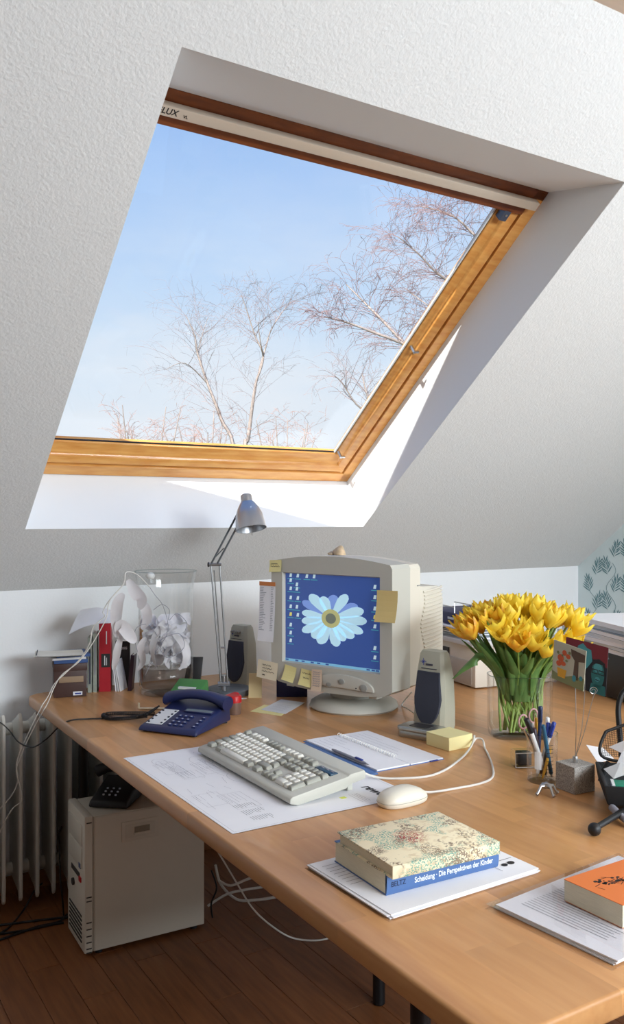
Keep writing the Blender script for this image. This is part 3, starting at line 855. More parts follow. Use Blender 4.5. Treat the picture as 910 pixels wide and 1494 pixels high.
# the mouse cable belongs to the mouse; given in world space, moved into the mouse's frame
def wtube(name, pts, r, m, parent=None, k=6, n=6):
    pts = smoothpath(pts, k)
    if parent is not None:
        bpy.context.view_layer.update()
        iv = parent.matrix_world.inverted()
        pts = [iv @ p for p in pts]
    return MB().tube(pts, r, n).build(name, m, parent, smooth=60)
zc = DZ + .003
wtube('cable', [(1.196, 1.478, DZ + .012), (1.225, 1.480, DZ + .006)] + [(a_, b_, zc) for a_, b_ in ((1.282, 1.481), (1.361, 1.478), (1.42, 1.50), (1.487, 1.572), (1.55, 1.655), (1.583, 1.702))] + [(1.607, 1.735, DZ + .012), (1.60, 1.752, DZ + .014), (1.585, 1.745, DZ + .008)], .0026, 'cable_white', ms_)
wtube('cable', [(1.108, 1.655, DZ + .038), (1.14, 1.640, DZ + .026), (1.172, 1.635, DZ + .010), (1.211, 1.614, zc), (1.288, 1.584, zc), (1.36, 1.600, zc), (1.44, 1.643, zc), (1.50, 1.68, DZ + .005), (1.552, 1.715, DZ + .014), (1.582, 1.740, DZ + .026)], .0028, 'cable_white', kb)

# ------------------------------------------------------------------ plan sheet under the keyboard
mat('green_plastic', (62, 128, 62), .45)
mat('red_plastic', (196, 30, 34), .4)
mat('glue_clear', (120, 96, 84), .35)
mat('navy_box', (30, 36, 84), .5)
mat('brown_box', (70, 48, 44), .55, vary=.06, vscale=30)
mat('kraft', (150, 128, 104), .7)
mat('label_white', (226, 230, 240), .6)
mat('booklet_blue', (52, 84, 140), .6)
mat('spine_sage', (150, 158, 148), .6, vary=.15, vscale=60)
mat('spine_black', (34, 33, 36), .5)
mat('binder_red', (168, 24, 40), .45)
mat('ochre', (204, 154, 58), .7)
mat('tan_note', (222, 200, 150), .8)
mat('cream_cover', (226, 212, 178), .7)
mat('page_edge', (226, 216, 190), .85, vary=.08, vscale=40, stretch=(1, 1, 30))
mat('book_blue', (80, 114, 168), .5)
mat('white_print', (236, 240, 246), .6)
mat('orange_cover', (228, 124, 56), .5)
mat('granite', (190, 186, 180), .85, rgb2=(116, 112, 108), vscale=420, bump=.3, bscale=400, bdist=.001, detail=2)
mat('tin', (176, 176, 168), .3, metal=.85)
mat('tin_dark', (52, 50, 50), .4)
mat('block_yellow', (240, 230, 170), .85)
mat('mesh_black', (20, 21, 24), .5)
mat('seat_black', (24, 26, 30), .75)
mat('teal_box', (36, 140, 112), .6)
mat('printer_white', (226, 220, 208), .5)
mat('printer_shade', (190, 182, 172), .5)
mat('device_black', (20, 20, 22), .45)
mat('card_back', (190, 190, 170), .7)
mat('card_green', (132, 138, 92), .7)
mat('card_brown', (92, 72, 54), .7)
mat('card_orange', (206, 92, 44), .7)
mat('card_yellow', (224, 166, 40), .7)
mat('card_teal', (70, 150, 160), .7)
mat('card_teal2', (40, 110, 112), .7)
mat('card_red', (120, 30, 44), .7)
mat('card_dark', (22, 22, 30), .7)
mat('pen_navy', (30, 48, 84), .4)
mat('pen_blue', (40, 62, 150), .4)
mat('pen_teal', (40, 90, 120), .4)
mat('pen_yellow', (214, 160, 50), .45)
mat('pen_white', (226, 226, 226), .4)
mat('pen_maroon', (60, 40, 56), .4)
mat('pink_clear', (214, 170, 170), .4)

ps = thing('plan_sheet', 'large white sheet of printed technical drawings under the keyboard', 'drawing sheet', (.968, 1.804, DZ), R(-90))
def sheet_mesh(w, h, t, lift=None):
    mb = MB(); nx, ny = 10, 8
    top = [[(-w / 2 + w * i / nx, -h / 2 + h * j / ny, t + (lift(-w / 2 + w * i / nx, -h / 2 + h * j / ny) if lift else 0)) for i in range(nx + 1)] for j in range(ny + 1)]
    mb.grid(top); mb.grid([[(p[0], p[1], p[2] - t) for p in r] for r in top])
    return mb
PW, PH = .614, .444
sheet_mesh(PW, PH, .0008).build('sheet', 'paper', ps)
rnd = random.Random(21)
dl = MB(); dd = MB()
def bar(mb, xa, ya, xb, yb, w, z=.0010):
    d = Vector((xb - xa, yb - ya, 0)); L_ = d.length
    if L_ < 1e-6: return
    n = Vector((-d.y, d.x, 0)) / L_ * w / 2
    a, b = Vector((xa, ya, z)), Vector((xb, yb, z))
    mb.add([a - n, b - n, b + n, a + n], [(0, 1, 2, 3)])
for q in range(16):
    cx0, cy0 = rnd.uniform(-.28, .16), rnd.uniform(-.2, .05)
    w, h = rnd.uniform(.03, .11), rnd.uniform(.02, .06)
    for seg in ((cx0, cy0, cx0 + w, cy0), (cx0 + w, cy0, cx0 + w, cy0 + h), (cx0 + w, cy0 + h, cx0, cy0 + h), (cx0, cy0 + h, cx0, cy0)): bar(dl, *seg, .0005)
    for i in range(rnd.randint(2, 6)):
        y = cy0 + h * (i + .5) / 6
        bar(dl, cx0 + .003, y, cx0 + w * rnd.uniform(.3, .95), y, .0005)
for q in range(5):
    cx0, cy0, rr_ = rnd.uniform(-.25, .1), rnd.uniform(-.18, .0), rnd.uniform(.02, .05)
    for i in range(24):
        a, b = 2 * PI * i / 24, 2 * PI * (i + 1) / 24
        bar(dl, cx0 + rr_ * math.cos(a), cy0 + .6 * rr_ * math.sin(a), cx0 + rr_ * math.cos(b), cy0 + .6 * rr_ * math.sin(b), .0005)
for q in range(26):
    x, y = rnd.uniform(-.28, .25), rnd.uniform(-.2, .03); bar(dl, x, y, x + rnd.uniform(.01, .05), y + rnd.uniform(-.01, .01), .0005)
for cx0 in (.16, .20, .24):
    for i in range(9): bar(dd, cx0, -.15 + i * .0055, cx0 + rnd.uniform(.015, .03), -.15 + i * .0055, .0008)
for seg in ((-.30, -.215, .30, -.215), (-.30, .215, .30, .215), (-.30, -.215, -.30, .215), (.30, -.215, .30, .215)): bar(dl, *seg, .0005)
for y in (.118, .112, .106, .098): bar(dd, .23, y, .285, y, .0005)
dl.build('drawing_lines', 'ink_grey', ps)
dd.build('legend_text', 'ink_dark', ps)
words('rewe', .034, 'black_print', ps, MT(0.2330, 0.1630, .0011), shear=.25, bold=.0009)
MB().box(.234, .246, .07, .084, .0008, .0010).build('highlight_mark', mat('hi_yellow', (224, 232, 110), .8), ps)

# ------------------------------------------------------------------ spiral notebook and pen
nb = thing('spiral_notebook', 'open white spiral notebook with a blue edge behind the keyboard', 'notebook', (1.321, 1.846, DZ), R(-90))
NW, NH = .332, .212
MB().box(-NW / 2, NW / 2, -NH / 2, NH / 2, 0, .0015).build('cover', 'book_blue', nb)
MB().box(-NW / 2 + .003, NW / 2 - .002, -NH / 2 + .006, -.002, .0015, .0050).build('page_block', 'paper', nb)
MB().box(-NW / 2 + .003, NW / 2 - .002, .002, NH / 2 - .002, .0015, .0040).build('page_block', 'paper', nb)
lo_m = MB()
rnd = random.Random(4)
for i in range(11):
    y = -NH / 2 + .018 + i * .016
    if abs(y) < .008: continue
    bar(lo_m, -.14, y, -.14 + rnd.uniform(.05, .24), y, .0007, .0052)
lo_m.build('handwriting', 'ink_grey', nb)
cl = []
for i in range(26 * 8):
    a = 2 * PI * i / 8
    cl.append((-.155 + .265 * i / 208, .0058 * math.cos(a), .0066 + .0058 * math.sin(a)))
MB().tube(cl, .0009, 4).build('spiral', 'white_enamel', nb, smooth=60)
MB().box(NW / 2 - .003, NW / 2 + .004, .06, .085, .0016, .0030).build('tab', 'ink_blue', nb)
pn = thing('ballpoint_pen', 'clear blue ballpoint pen on the edge of the spiral notebook', 'pen', (1.2195, 1.79, DZ + .0095), R(-90))
MB().tube([(-.085, 0, 0), (-.07, 0, 0), (.055, 0, 0), (.068, 0, 0)], [.0025, .0040, .0040, .002], 10).build('barrel', 'ink_grey', pn, smooth=50)
MB().tube([(.066, 0, 0), (.078, 0, 0)], [.002, .0006], 8).build('tip', 'metal', pn, smooth=50)
MB().box(.02, .05, -.003, .003, .003, .0065).build('clip', 'ink_blue', pn, bevel=.001)
ruler = MB().box(1.190, 1.2085, 1.66, 1.985, DZ + .0012, DZ + .0045).build('blue_folder_edge', 'book_blue', bevel=.001)
ruler.name = 'plastic_ruler'
tag(ruler, 'flat blue plastic ruler between the keyboard and the spiral notebook', 'ruler')

# ------------------------------------------------------------------ blue desk telephone
ph = thing('telephone', 'dark blue push-button telephone with a handset near the desk edge', 'telephone', (1.012, 2.333, DZ), R(-55))
body = MB().hexa([(-.098, -.106, .004), (.098, -.106, .004), (.092, .106, .004), (-.092, .106, .004)], [(-.092, -.098, .018), (.092, -.098, .018), (.088, .100, .062), (-.088, .100, .062)]).build('body', 'phone_blue', ph, bevel=.007, seg=3)
for (x, y) in ((-.08, -.085), (.08, -.085), (-.08, .085), (.08, .085)):
    MB().cyl((x, y, 0), (x, y, .008), .008, n=10).build('foot', 'black_plastic', ph)
sl_ = math.atan2(.044, .198)
def ptop(x, y, h=.0008): return Matrix.Translation((x, y, .018 + (y + .098) * .044 / .198 + h)) @ Matrix.Rotation(sl_, 4, 'X')
mb = MB(); mb.box(-.026, .026, -.048, .048, -.0004, .0008, ptop(-.055, -.037)); mb.build('name_card', 'paper_grey', ph)
dots = MB()
for i in range(5):
    for sx_ in (-.076, -.034):
        mb = MB(); mb.lathe([(0, 0), (.0034, 0), (.0034, .0025), (0, .003)], 10, ptop(sx_, -.075 + i * .0185)); mb.build('memory_button', 'phone_dot', ph, smooth=40)
kme = None
for r_ in range(4):
    for c_ in range(5):
        if c_ == 3: continue
        x = .0 + c_ * .0185 - (.004 if c_ < 3 else 0); y = -.078 + r_ * .0185
        mb = MB(); mb.box(-.0062, .0062, -.0045, .0045, -.001, .0035)
        if kme is None:
            o = mb.build('key', 'phone_key', ph, bevel=.001); kme = o.data
        else: o = inst('key', kme, ph)
        o.matrix_local = ptop(x, y, .0)
        k2 = MB(); k2.box(-.0025, .0025, -.0018, .0018, .0034, .0038); k2.build('digit', 'key_mark', o)
mb = MB(); mb.box(-.046, .046, -.010, .010, -.001, .004, ptop(.038, .012)); mb.build('display', 'phone_blue', ph, bevel=.001)
mb = MB(); mb.box(-.043, .043, -.007, .007, .003, .0046, ptop(.038, .012)); mb.build('display_glass', 'lcd', ph)
hs = MB()
hp_ = []
for i in range(17):
    t = -1 + 2 * i / 16
    hp_.append((t * .102, .066, .082 - .020 * t * t, .020 + .008 * abs(t) ** 3))
rows_ = []
for (x, y, z, hw_) in hp_:
    rows_.append([(x, y + hw_ * 1.15 * math.cos(a), z + hw_ * .72 * math.sin(a)) for a in [2 * PI * j / 14 for j in range(15)]])
hs.grid(rows_)
hs.add([p for p in rows_[0][:-1]], [tuple(range(14))]); hs.add([p for p in rows_[-1][:-1]], [tuple(range(14))])
hs.build('handset', 'phone_blue', ph, smooth=50, weld=True)
# coiled cord
axis = smoothpath([(0.985, 2.471, 0.768), (0.928, 2.424, 0.759), (.915, 2.46, DZ + .016), (.865, 2.50, DZ + .009), (.838, 2.535, DZ + .009), (.850, 2.56, DZ + .012), (.90, 2.50, DZ + .020), (.955, 2.43, DZ + .026)], 10)
coil = []
ph_ = 0
for i in range(len(axis) - 1):
    a, b = Vector(axis[i]), Vector(axis[i + 1]); d = (b - a)
    t = d.normalized(); u = t.cross(Vector((0, 0, 1))).normalized(); w = t.cross(u)
    st = max(2, int(d.length / .00042))
    rad_ = .0015 + .0040 * min(1, i / 12)
    for q in range(st):
        ph_ += 2 * PI / 9
        coil.append(a + d * (q / st) + (u * math.cos(ph_) + w * math.sin(ph_)) * rad_)
bpy.context.view_layer.update()
iv = ph.matrix_world.inverted()
MB().tube([iv @ p for p in coil], .0013, 4).build('coiled_cord', 'cable_black', ph)
wtube('line_cord', [(0.954, 2.488, 0.735), (0.871, 2.524, 0.734), (0.789, 2.564, 0.734), (0.738, 2.565, 0.734), (0.747, 2.712, 0.682), (0.723, 2.75, 0.643), (0.694, 2.804, 0.609), (0.664, 2.857, 0.616), (0.644, 2.917, 0.648), (0.631, 3.019, 0.656), (0.6, 3.155, 0.649)], .0024, 'cable_black', ph)

# ------------------------------------------------------------------ desk lamp
lp = thing('desk_lamp', 'silver articulated desk lamp with a bell shade and round base', 'lamp', (1.327, 2.692, DZ))
MB().lathe([(0, 0), (.074, 0), (.076, .004), (.076, .018), (.072, .021), (0, .022)], 40).build('base', 'lamp_base', lp, smooth=40)
LO = Vector((1.327, 2.692, DZ))
def lv(p): return Vector(p) - LO
hub = lv((1.286, 2.65, 0.765)); 
MB().cyl(lv((1.292, 2.657, 0.739)) , lv((1.286, 2.65, 0.804)), .010, n=14).cyl(lv((1.27, 2.659, 0.774)), lv((1.304, 2.639, 0.774)), .009, n=14).build('hub', 'lamp_rod', lp, smooth=40)
for a_, b_ in (((321, 998), (307, 826)), ((332, 998), (320.5, 826))):
    pass
MB().cyl(lv((1.276, 2.65, 0.775)), lv((1.248, 2.667, 1.172)), .0032, n=8).build('lower_rod', 'lamp_rod', lp, smooth=50)
MB().cyl(lv((1.296, 2.638, 0.775)), lv((1.273, 2.652, 1.172)), .0032, n=8).build('lower_rod', 'lamp_rod', lp, smooth=50)
MB().cyl(lv((1.284, 2.656, 0.791)), lv((1.261, 2.671, 1.157)), .0018, n=6).build('spring', 'lamp_rod', lp, smooth=50)
MB().cyl(lv((1.275, 2.647, 0.898)), lv((1.288, 2.639, 0.898)), .003, n=8).build('cross_pin', 'lamp_rod', lp, smooth=50)
MB().cyl(lv((1.24, 2.672, 1.177)), lv((1.278, 2.649, 1.177)), .0058, n=12).build('elbow', 'lamp_rod', lp, smooth=40)
MB().cyl(lv((1.239, 2.673, 1.177)), lv((1.243, 2.67, 1.177)), .008, n=12).build('elbow_knob', 'black_plastic', lp, smooth=40)
MB().cyl(lv((1.247, 2.662, 1.181)), lv((1.312, 2.598, 1.347)), .0034, n=8).build('upper_rod', 'lamp_base', lp, smooth=50)
MB().cyl(lv((1.264, 2.651, 1.181)), lv((1.312, 2.598, 1.306)), .0034, n=8).build('upper_rod', 'lamp_base', lp, smooth=50)
MB().cyl(lv((1.256, 2.662, 1.197)), lv((1.282, 2.64, 1.232)), .002, n=6).build('spring', 'lamp_base', lp, smooth=50)
top = Vector((1.338, 2.588, 1.413)); bot = Vector((1.34, 2.552, 1.297))
ax = (bot - top); HL = ax.length
ax.normalize()
mh = frame_m(lv(top), ax.orthogonal(), ax.cross(ax.orthogonal()))
# make the matrix's z axis equal to the lamp axis
mh = Matrix.Translation(lv(top)) @ ax.to_track_quat('Z', 'Y').to_matrix().to_4x4()
sh = MB().lathe([(0, .001), (.013, 0), (.0185, .004), (.0195, .010), (.0195, .026), (.024, .030), (.036, .050), (.045, .072), (.0505, HL - .010), (.052, HL), (.050, HL), (.044, .072), (.034, .050), (.020, .032), (0, .030)], 36, mh).build('shade', 'silver_lamp', lp, smooth=40)
for i in (-1, 0, 1):
    a = R(-118) + i * .13
    q = mh @ Vector((0, 0, 0))
camv = Vector((-.5255, -.851, 0))
for i in (-1, 0, 1):
    side = Vector((.851, -.5255, 0))
    p0 = lv(top) + ax * .034 + camv * .0262 + side * (.006 + i * .0045)
    p1 = lv(top) + ax * .046 + camv * .0335 + side * (.007 + i * .0055)
    MB().tube([p0, p1], .0011, 5).build('vent_slot', 'slot_dark', sh)
MB().ball(lv(top) + ax * (HL - .028), .017, 12).build('bulb', 'white_enamel', lp, smooth=60)
MB().cyl(lv((1.31, 2.6, 1.342)), lv((1.319, 2.582, 1.329)), .006, n=10).cyl(lv((1.31, 2.6, 1.301)), lv((1.319, 2.582, 1.306)), .005, n=10).build('head_joint', 'lamp_base', lp, smooth=40)
MB().cyl(lv(top) + ax * (HL - .02) + Vector((0, 0, 0)), lv(top) + ax * (HL + .022), .0012, n=6).build('pull_wire', 'metal', lp)

# ------------------------------------------------------------------ speakers
def speaker(label, loc, rz, sc=1.0):
    t = thing('speaker', label, 'speaker', loc, rz, 'computer speakers beside the monitor')
    w0, w1, dp, h = .053 * sc, .041 * sc, .085 * sc, .222 * sc
    def sec_(hw, yf, yb, z): return [(-hw, yf + .012, z), (-hw * .8, yf + .003, z), (0, yf, z), (hw * .8, yf + .003, z), (hw, yf + .012, z), (hw * .96, yb - .015, z), (hw * .7, yb, z), (-hw * .7, yb, z), (-hw * .96, yb - .015, z)]
    lv_ = [(w0 * .95, 0, dp, 0), (w0, .0, dp, .01), (w0, .004, dp, .06 * sc / 1), (w0 * .93, .010, dp - .002, .15 * sc), (w1 * 1.0, .017, dp - .012, h - .01), (w1 * .9, .022, dp - .02, h)]
    mb = MB(); vs = []
    for q in lv_: vs += sec_(*q)
    n = 9
    mb.add(vs, [(i * n + j, i * n + (j + 1) % n, (i + 1) * n + (j + 1) % n, (i + 1) * n + j) for i in range(len(lv_) - 1) for j in range(n)] + [tuple(reversed(range(n))), tuple((len(lv_) - 1) * n + j for j in range(n))])
    bd = mb.build('cabinet', 'speaker_case', t, smooth=35)
    # grille: flat top, round bottom, follows the leaning front
    gr = []
    gz0, gz1, gw_ = .014 * sc, .165 * sc, .0445 * sc
    for i in range(13):
        a = PI + PI * i / 12
        gr.append((gw_ * math.cos(a), gz0 + .075 * sc + .075 * sc * math.sin(a)))
    gr += [(gw_ * .84, gz1), (-gw_ * .84, gz1)]
    def fy(z): return -.0030 + .017 * (z / (h - .01)) ** 1.2
    front = [(x, fy(z) - .001, z) for x, z in gr]; back = [(x, fy(z) + .012, z) for x, z in gr]
    ng = len(gr)
    mb = MB().add(front + back, [tuple(range(ng)), tuple(reversed(range(ng, 2 * ng)))] + [(i, ng + i, ng + (i + 1) % ng, (i + 1) % ng) for i in range(ng)])
    mb.build('grille', 'speaker_cloth', t, bevel=.0015, seg=1)
    zl = .192 * sc
    MB().box(-.026 * sc, .026 * sc, fy(zl) - .0005, fy(zl) + .003, .172 * sc, .174 * sc).build('model_line', 'ink_dark', t)
    st = MB()
    for k in range(4):
        a = PI * k / 4; l_ = .010 * sc if k % 2 == 0 else .006 * sc
        st.tube([(-.018 * sc - l_ * math.cos(a), fy(zl) - .0008, zl - l_ * math.sin(a)), (-.018 * sc + l_ * math.cos(a), fy(zl) - .0008, zl + l_ * math.sin(a))], .0009, 4)
    st.build('star_logo', 'ink_blue', t)
    MB().box(-.010 * sc, .012 * sc, fy(zl) - .0004, fy(zl) + .003, zl - .010 * sc, zl - .005 * sc).build('logo_bar', 'ink_dark', t)
    return t
speaker('grey green computer speaker beside the metal tin and monitor', (1.580, 1.938, DZ), R(-74))
sk = speaker('grey computer speaker with three knobs behind the desk lamp base', (1.378, 2.765, DZ), R(-72), .97)
for i in range(3):
    MB().cyl((-.016 + i * .015, .004, .192), (-.016 + i * .015, .018, .193), .005, n=10).build('knob', 'speaker_grey', sk, smooth=40)
sk.location = (1.402, 2.806, DZ)
wtube('speaker_cable', [(1.642, 2.065, 0.743), (1.646, 2.11, 0.751), (1.717, 2.229, 0.733), (1.713, 2.174, 0.783)], .002, 'cable_white', bpy.data.objects['speaker'])

# ------------------------------------------------------------------ small things between lamp and phone
gp_ = thing('hole_punch', 'green plastic desk punch standing behind the blue telephone', 'hole punch', (1.135, 2.600, DZ), R(-50))
MB().box(-.055, .055, -.03, .045, 0, .030).build('base', 'green_plastic', gp_, bevel=.004)
gb = MB().hexa([(-.055, -.035, .028), (.055, -.035, .028), (.055, .045, .028), (-.055, .045, .028)], [(-.052, -.030, .044), (.052, -.030, .044), (.052, .042, .078), (-.052, .042, .078)]).build('lever', 'green_plastic', gp_, bevel=.004)
MB().box(-.030, .030, -.012, .008, .050, .0585).build('scale_window', 'paper_grey', gb)
rs = thing('stapler', 'red stapler lying beside the desk lamp base', 'stapler', (1.232, 2.520, DZ), R(10))
MB().box(-.050, .045, -.014, .014, 0, .014).build('base', 'black_plastic', rs, bevel=.003)
MB().hexa([(-.055, -.016, .014), (.050, -.016, .018), (.050, .016, .018), (-.055, .016, .014)], [(-.050, -.012, .026), (.045, -.012, .040), (.045, .012, .040), (-.050, .012, .026)]).build('arm', 'red_plastic', rs, bevel=.005, seg=3)
gs = thing('glue_bottle', 'small clear jar with a red screw cap beside the stapler', 'jar', (1.205, 2.405, DZ))
MB().lathe([(0, 0), (.019, 0), (.020, .003), (.020, .038), (0, .038)], 24).build('jar', 'glue_clear', gs, smooth=40)
MB().lathe([(0, .037), (.0215, .037), (.0215, .055), (.019, .058), (0, .058)], 24).build('cap', 'red_plastic', gs, smooth=40)
hk = thing('allen_key', 'small cream bent hook lying behind the telephone', 'hook', (1.0, 2.60, DZ), R(-32))
MB().tube([(-.03, 0, .022), (-.03, 0, .006), (-.026, 0, .004), (.05, 0, .004)], .0035, 8).build('hook', 'note_cream', hk, smooth=50)
nvb = thing('navy_box', 'navy blue cardboard box standing behind the monitor foot', 'box', (1.492, 2.545, DZ), R(-31))
MB().box(-.052, .052, -.02, .045, 0, .085).build('carton', 'navy_box', nvb, bevel=.002)
MB().box(-.050, .050, -.0205, -.018, .058, .060).build('lid_seam', 'phone_dot', nvb)
tnb = thing('tan_envelope', 'upright tan card propped against the navy box', 'card', (1.372, 2.585, DZ), R(-31))
MB().hexa([(-.022, -.002, 0), (.022, -.002, 0), (.022, .001, 0), (-.022, .001, 0)], [(-.022, .020, .078), (.022, .020, .078), (.022, .023, .078), (-.022, .023, .078)]).build('card', 'tan_note', tnb)
def leaf_paper(name, label, corners, m, cat='paper', t=.0008, z=DZ, extra=None):
    o = thing(name, label, cat, (corners[0][0], corners[0][1], z))
    mb = MB(); mb.prism([(c[0] - corners[0][0], c[1] - corners[0][1]) for c in corners], 0, t)
    mb.build('sheet', m, o)
    return o
leaf_paper('note_sheet', 'pale yellow note sheet half under the printed papers by the monitor foot', [(1.262, 2.41), (1.312, 2.305), (1.392, 2.375), (1.345, 2.47)], 'note_yellow')
lp2 = leaf_paper('printed_sheet', 'grey printed letter lying against the monitor foot', [(1.30, 2.41), (1.335, 2.318), (1.47, 2.425), (1.43, 2.51)], 'paper_grey', z=DZ + .001)
mb = MB()
for i in range(6): bar(mb, .02 + i * .012, .0 + i * .008, .05 + i * .012, -.055 + i * .009, .0016, .0010)
mb.build('text_lines', 'ink_grey', lp2)
leaf_paper('index_card', 'yellow paper slip lying under the lamp base edge', [(1.247, 2.70), (1.27, 2.63), (1.335, 2.66), (1.32, 2.72)], 'ochre')
leaf_paper('loose_sheet', 'white sheet of paper lying between the punch and the lamp', [(1.20, 2.63), (1.235, 2.57), (1.34, 2.585), (1.27, 2.66)], 'paper', z=DZ + .001)

# ------------------------------------------------------------------ box, booklets, books at the back
bx = thing('card_index_box', 'dark brown card index box with a white label plate', 'box', (.856, 2.948, DZ), R(-13))
MB().box(-.056, .050, -.030, .085, 0, .102).build('box', 'brown_box', bx, bevel=.002)
MB().box(-.058, .052, -.032, .087, .088, .113).build('lid', 'brown_box', bx, bevel=.002)
MB().box(-.040, .040, -.034, -.029, .050, .070).build('pull_flap', 'kraft', bx, bevel=.001)
lb = MB().box(.006, .036, -.0335, -.029, .006, .018).build('label_plate', 'label_white', bx)
MB().box(.012, .032, -.0345, -.0333, .009, .014).build('label_print', 'ink_blue', lb)
zz = DZ + .1135
for i, (m, t_, dx, lab) in enumerate((('booklet_blue', .012, .0, 'blue booklet lowest in the pile on the brown box'), ('paper_grey', .007, -.008, 'grey booklet in the middle of the pile on the brown box'), ('booklet_blue', .010, .004, 'blue booklet topmost in the pile on the brown box'))):
    b = thing('booklet', lab, 'booklet', (.862 + dx, 2.962, zz), R(-13 + 3 * i), 'booklets piled on the brown box')
    MB().box(-.056, .050, -.040, .070, .0012, t_ - .0012).build('pages', 'paper_old', b)
    MB().box(-.058, .052, -.042, .072, 0, .0012).box(-.058, .052, -.042, .072, t_ - .0012, t_).box(-.058, .052, -.0425, -.041, 0, t_).build('cover', m, b)
    zz += t_ + .0003
pad = thing('perforated_notepad', 'white perforated sheets topping the booklet pile', 'notepad', (.815, 2.955, zz), R(-16))
for i in range(3):
    mb = sheet_mesh(.15, .13, .0008, lambda x, y: .0 + .006 * max(0, -x * 8) ** 2 * 1.0)
    o = mb.build('sheet', 'paper_old', pad); o.location = (i * .004, -i * .003, i * .0012); o.rotation_euler = (0, 0, R(2 * i))
mb = MB()
for i in range(9): mb.cyl((-.068, -.055 + i * .0135, .006), (-.068, -.055 + i * .0135, .0092), .0016, n=6)
mb.build('holes', 'ink_dark', pad)
def book(name, label, loc, rz, w, d, h, cover, spine_bits=(), group=None, lean=0, cat='book'):
    """standing book, spine to -y: w thick, d deep, h tall"""
    b = thing(name, label, cat, loc, rz, group)
    b.rotation_euler = (0, lean, rz)
    MB().box(-w / 2 + .002, w / 2 - .002, .003, d - .003, .003, h - .003).build('pages', 'paper_old', b)
    MB().box(-w / 2, -w / 2 + .002, 0, d, 0, h).box(w / 2 - .002, w / 2, 0, d, 0, h).box(-w / 2, w / 2, -.001, .002, 0, h).build('cover', cover, b, bevel=.0006, seg=1)
    for (x0, x1, z0, z1, m) in spine_bits:
        MB().box(x0, x1, -.0022, 0, z0, z1).build('spine_label', m, b)
    return b
rr = R(-22)
book('paperback', 'sage green thin book standing against the brown box', (.925, 2.958, DZ), rr, .014, .085, .19, 'spine_sage', ((-.003, .003, .03, .15, 'ink_dark'),))
book('paperback', 'pale sage patterned book between the brown box and red binder', (.941, 2.953, DZ), rr, .013, .085, .205, 'spine_sage', ((-.002, .002, .06, .17, 'ink_grey'),))
rbk = book('ring_binder', 'tall red binder with a black spine label', (.975, 2.948, DZ), rr, .040, .09, .252, 'binder_red', ((-.012, .018, .085, .132, 'spine_black'), (.004, .007, .165, .21, 'paper_grey')), cat='binder')
MB().box(-.002, .001, -.0030, -.0018, .092, .125).box(.005, .007, -.0030, -.0018, .092, .118).build('label_text', 'paper_grey', rbk)
dk = book('box_file', 'black slip case with small white lettering beside the red binder', (1.052, 2.985, DZ), rr, .050, .04, .165, 'spine_black', cat='box file')
words('DDSG', .012, 'paper_grey', dk, Matrix.Translation((0, -.0025, .14)) @ Matrix.Rotation(PI / 2, 4, 'X'), bold=.0002)
book('folder', 'ochre yellow folder standing behind the glass vase', (1.125, 2.995, DZ), rr, .012, .045, .205, 'ochre', cat='folder')
for i in range(3):
    b_ = thing('brochure', ('white folded brochure leaning against the red binder', 'grey folded brochure between two white ones by the red binder', 'white folded brochure leaning towards the black slip case')[i], 'brochure', (1.008 + i * .007, 2.928 - i * .003, DZ), R(-30 - 5 * i), 'white brochures beside the red binder')
    b_.rotation_euler = (0, R(-6 - 2 * i), R(-30 - 4 * i))
    MB().box(-.0016, -.0006, 0, .07, .0, .108).box(.0006, .0016, 0, .07, .0, .108).box(-.0016, .0016, -.0008, .0004, 0, .108).build('leaf', 'paper' if i != 1 else 'paper_grey', b_)
book('pocket_diary', 'dark grey diary leaning against the glass vase', (1.052, 2.915, DZ), R(-30), .013, .05, .125, 'pen_maroon', lean=R(5))
dp_ = thing('display_stand', 'dark charcoal plastic stand leaning behind the glass vase', 'stand', (1.262, 2.865, DZ), R(-31))
MB().hexa([(-.03, -.008, 0), (.03, -.008, 0), (.03, .035, 0), (-.03, .035, 0)], [(-.008, .012, .105), (.042, .012, .105), (.042, .02, .105), (-.008, .02, .105)]).build('panel', 'spine_black', dp_, bevel=.002)
# draped sheet over the red binder
dr = thing('draped_sheet', 'curled white sheet draped over the tops of the standing books', 'paper')
rows_ = []
for i in range(9):
    t = i / 8
    a = Vector((0.842, 2.924, 0.945)).lerp(Vector((0.975, 2.841, 0.989)), t); b = Vector((0.916, 3.031, 1.014)).lerp(Vector((1.039, 2.955, 1.005)), t)
    hump = .012 * math.sin(PI * min(1, t * 1.15)) - .004
    rows_.append([a.lerp(b, j / 4) + Vector((0, 0, hump + .006 * math.sin(PI * j / 4))) for j in range(5)])
MB().grid(rows_).grid([[p + Vector((0, 0, -.0008)) for p in r] for r in rows_]).build('sheet', 'paper', dr, smooth=60)

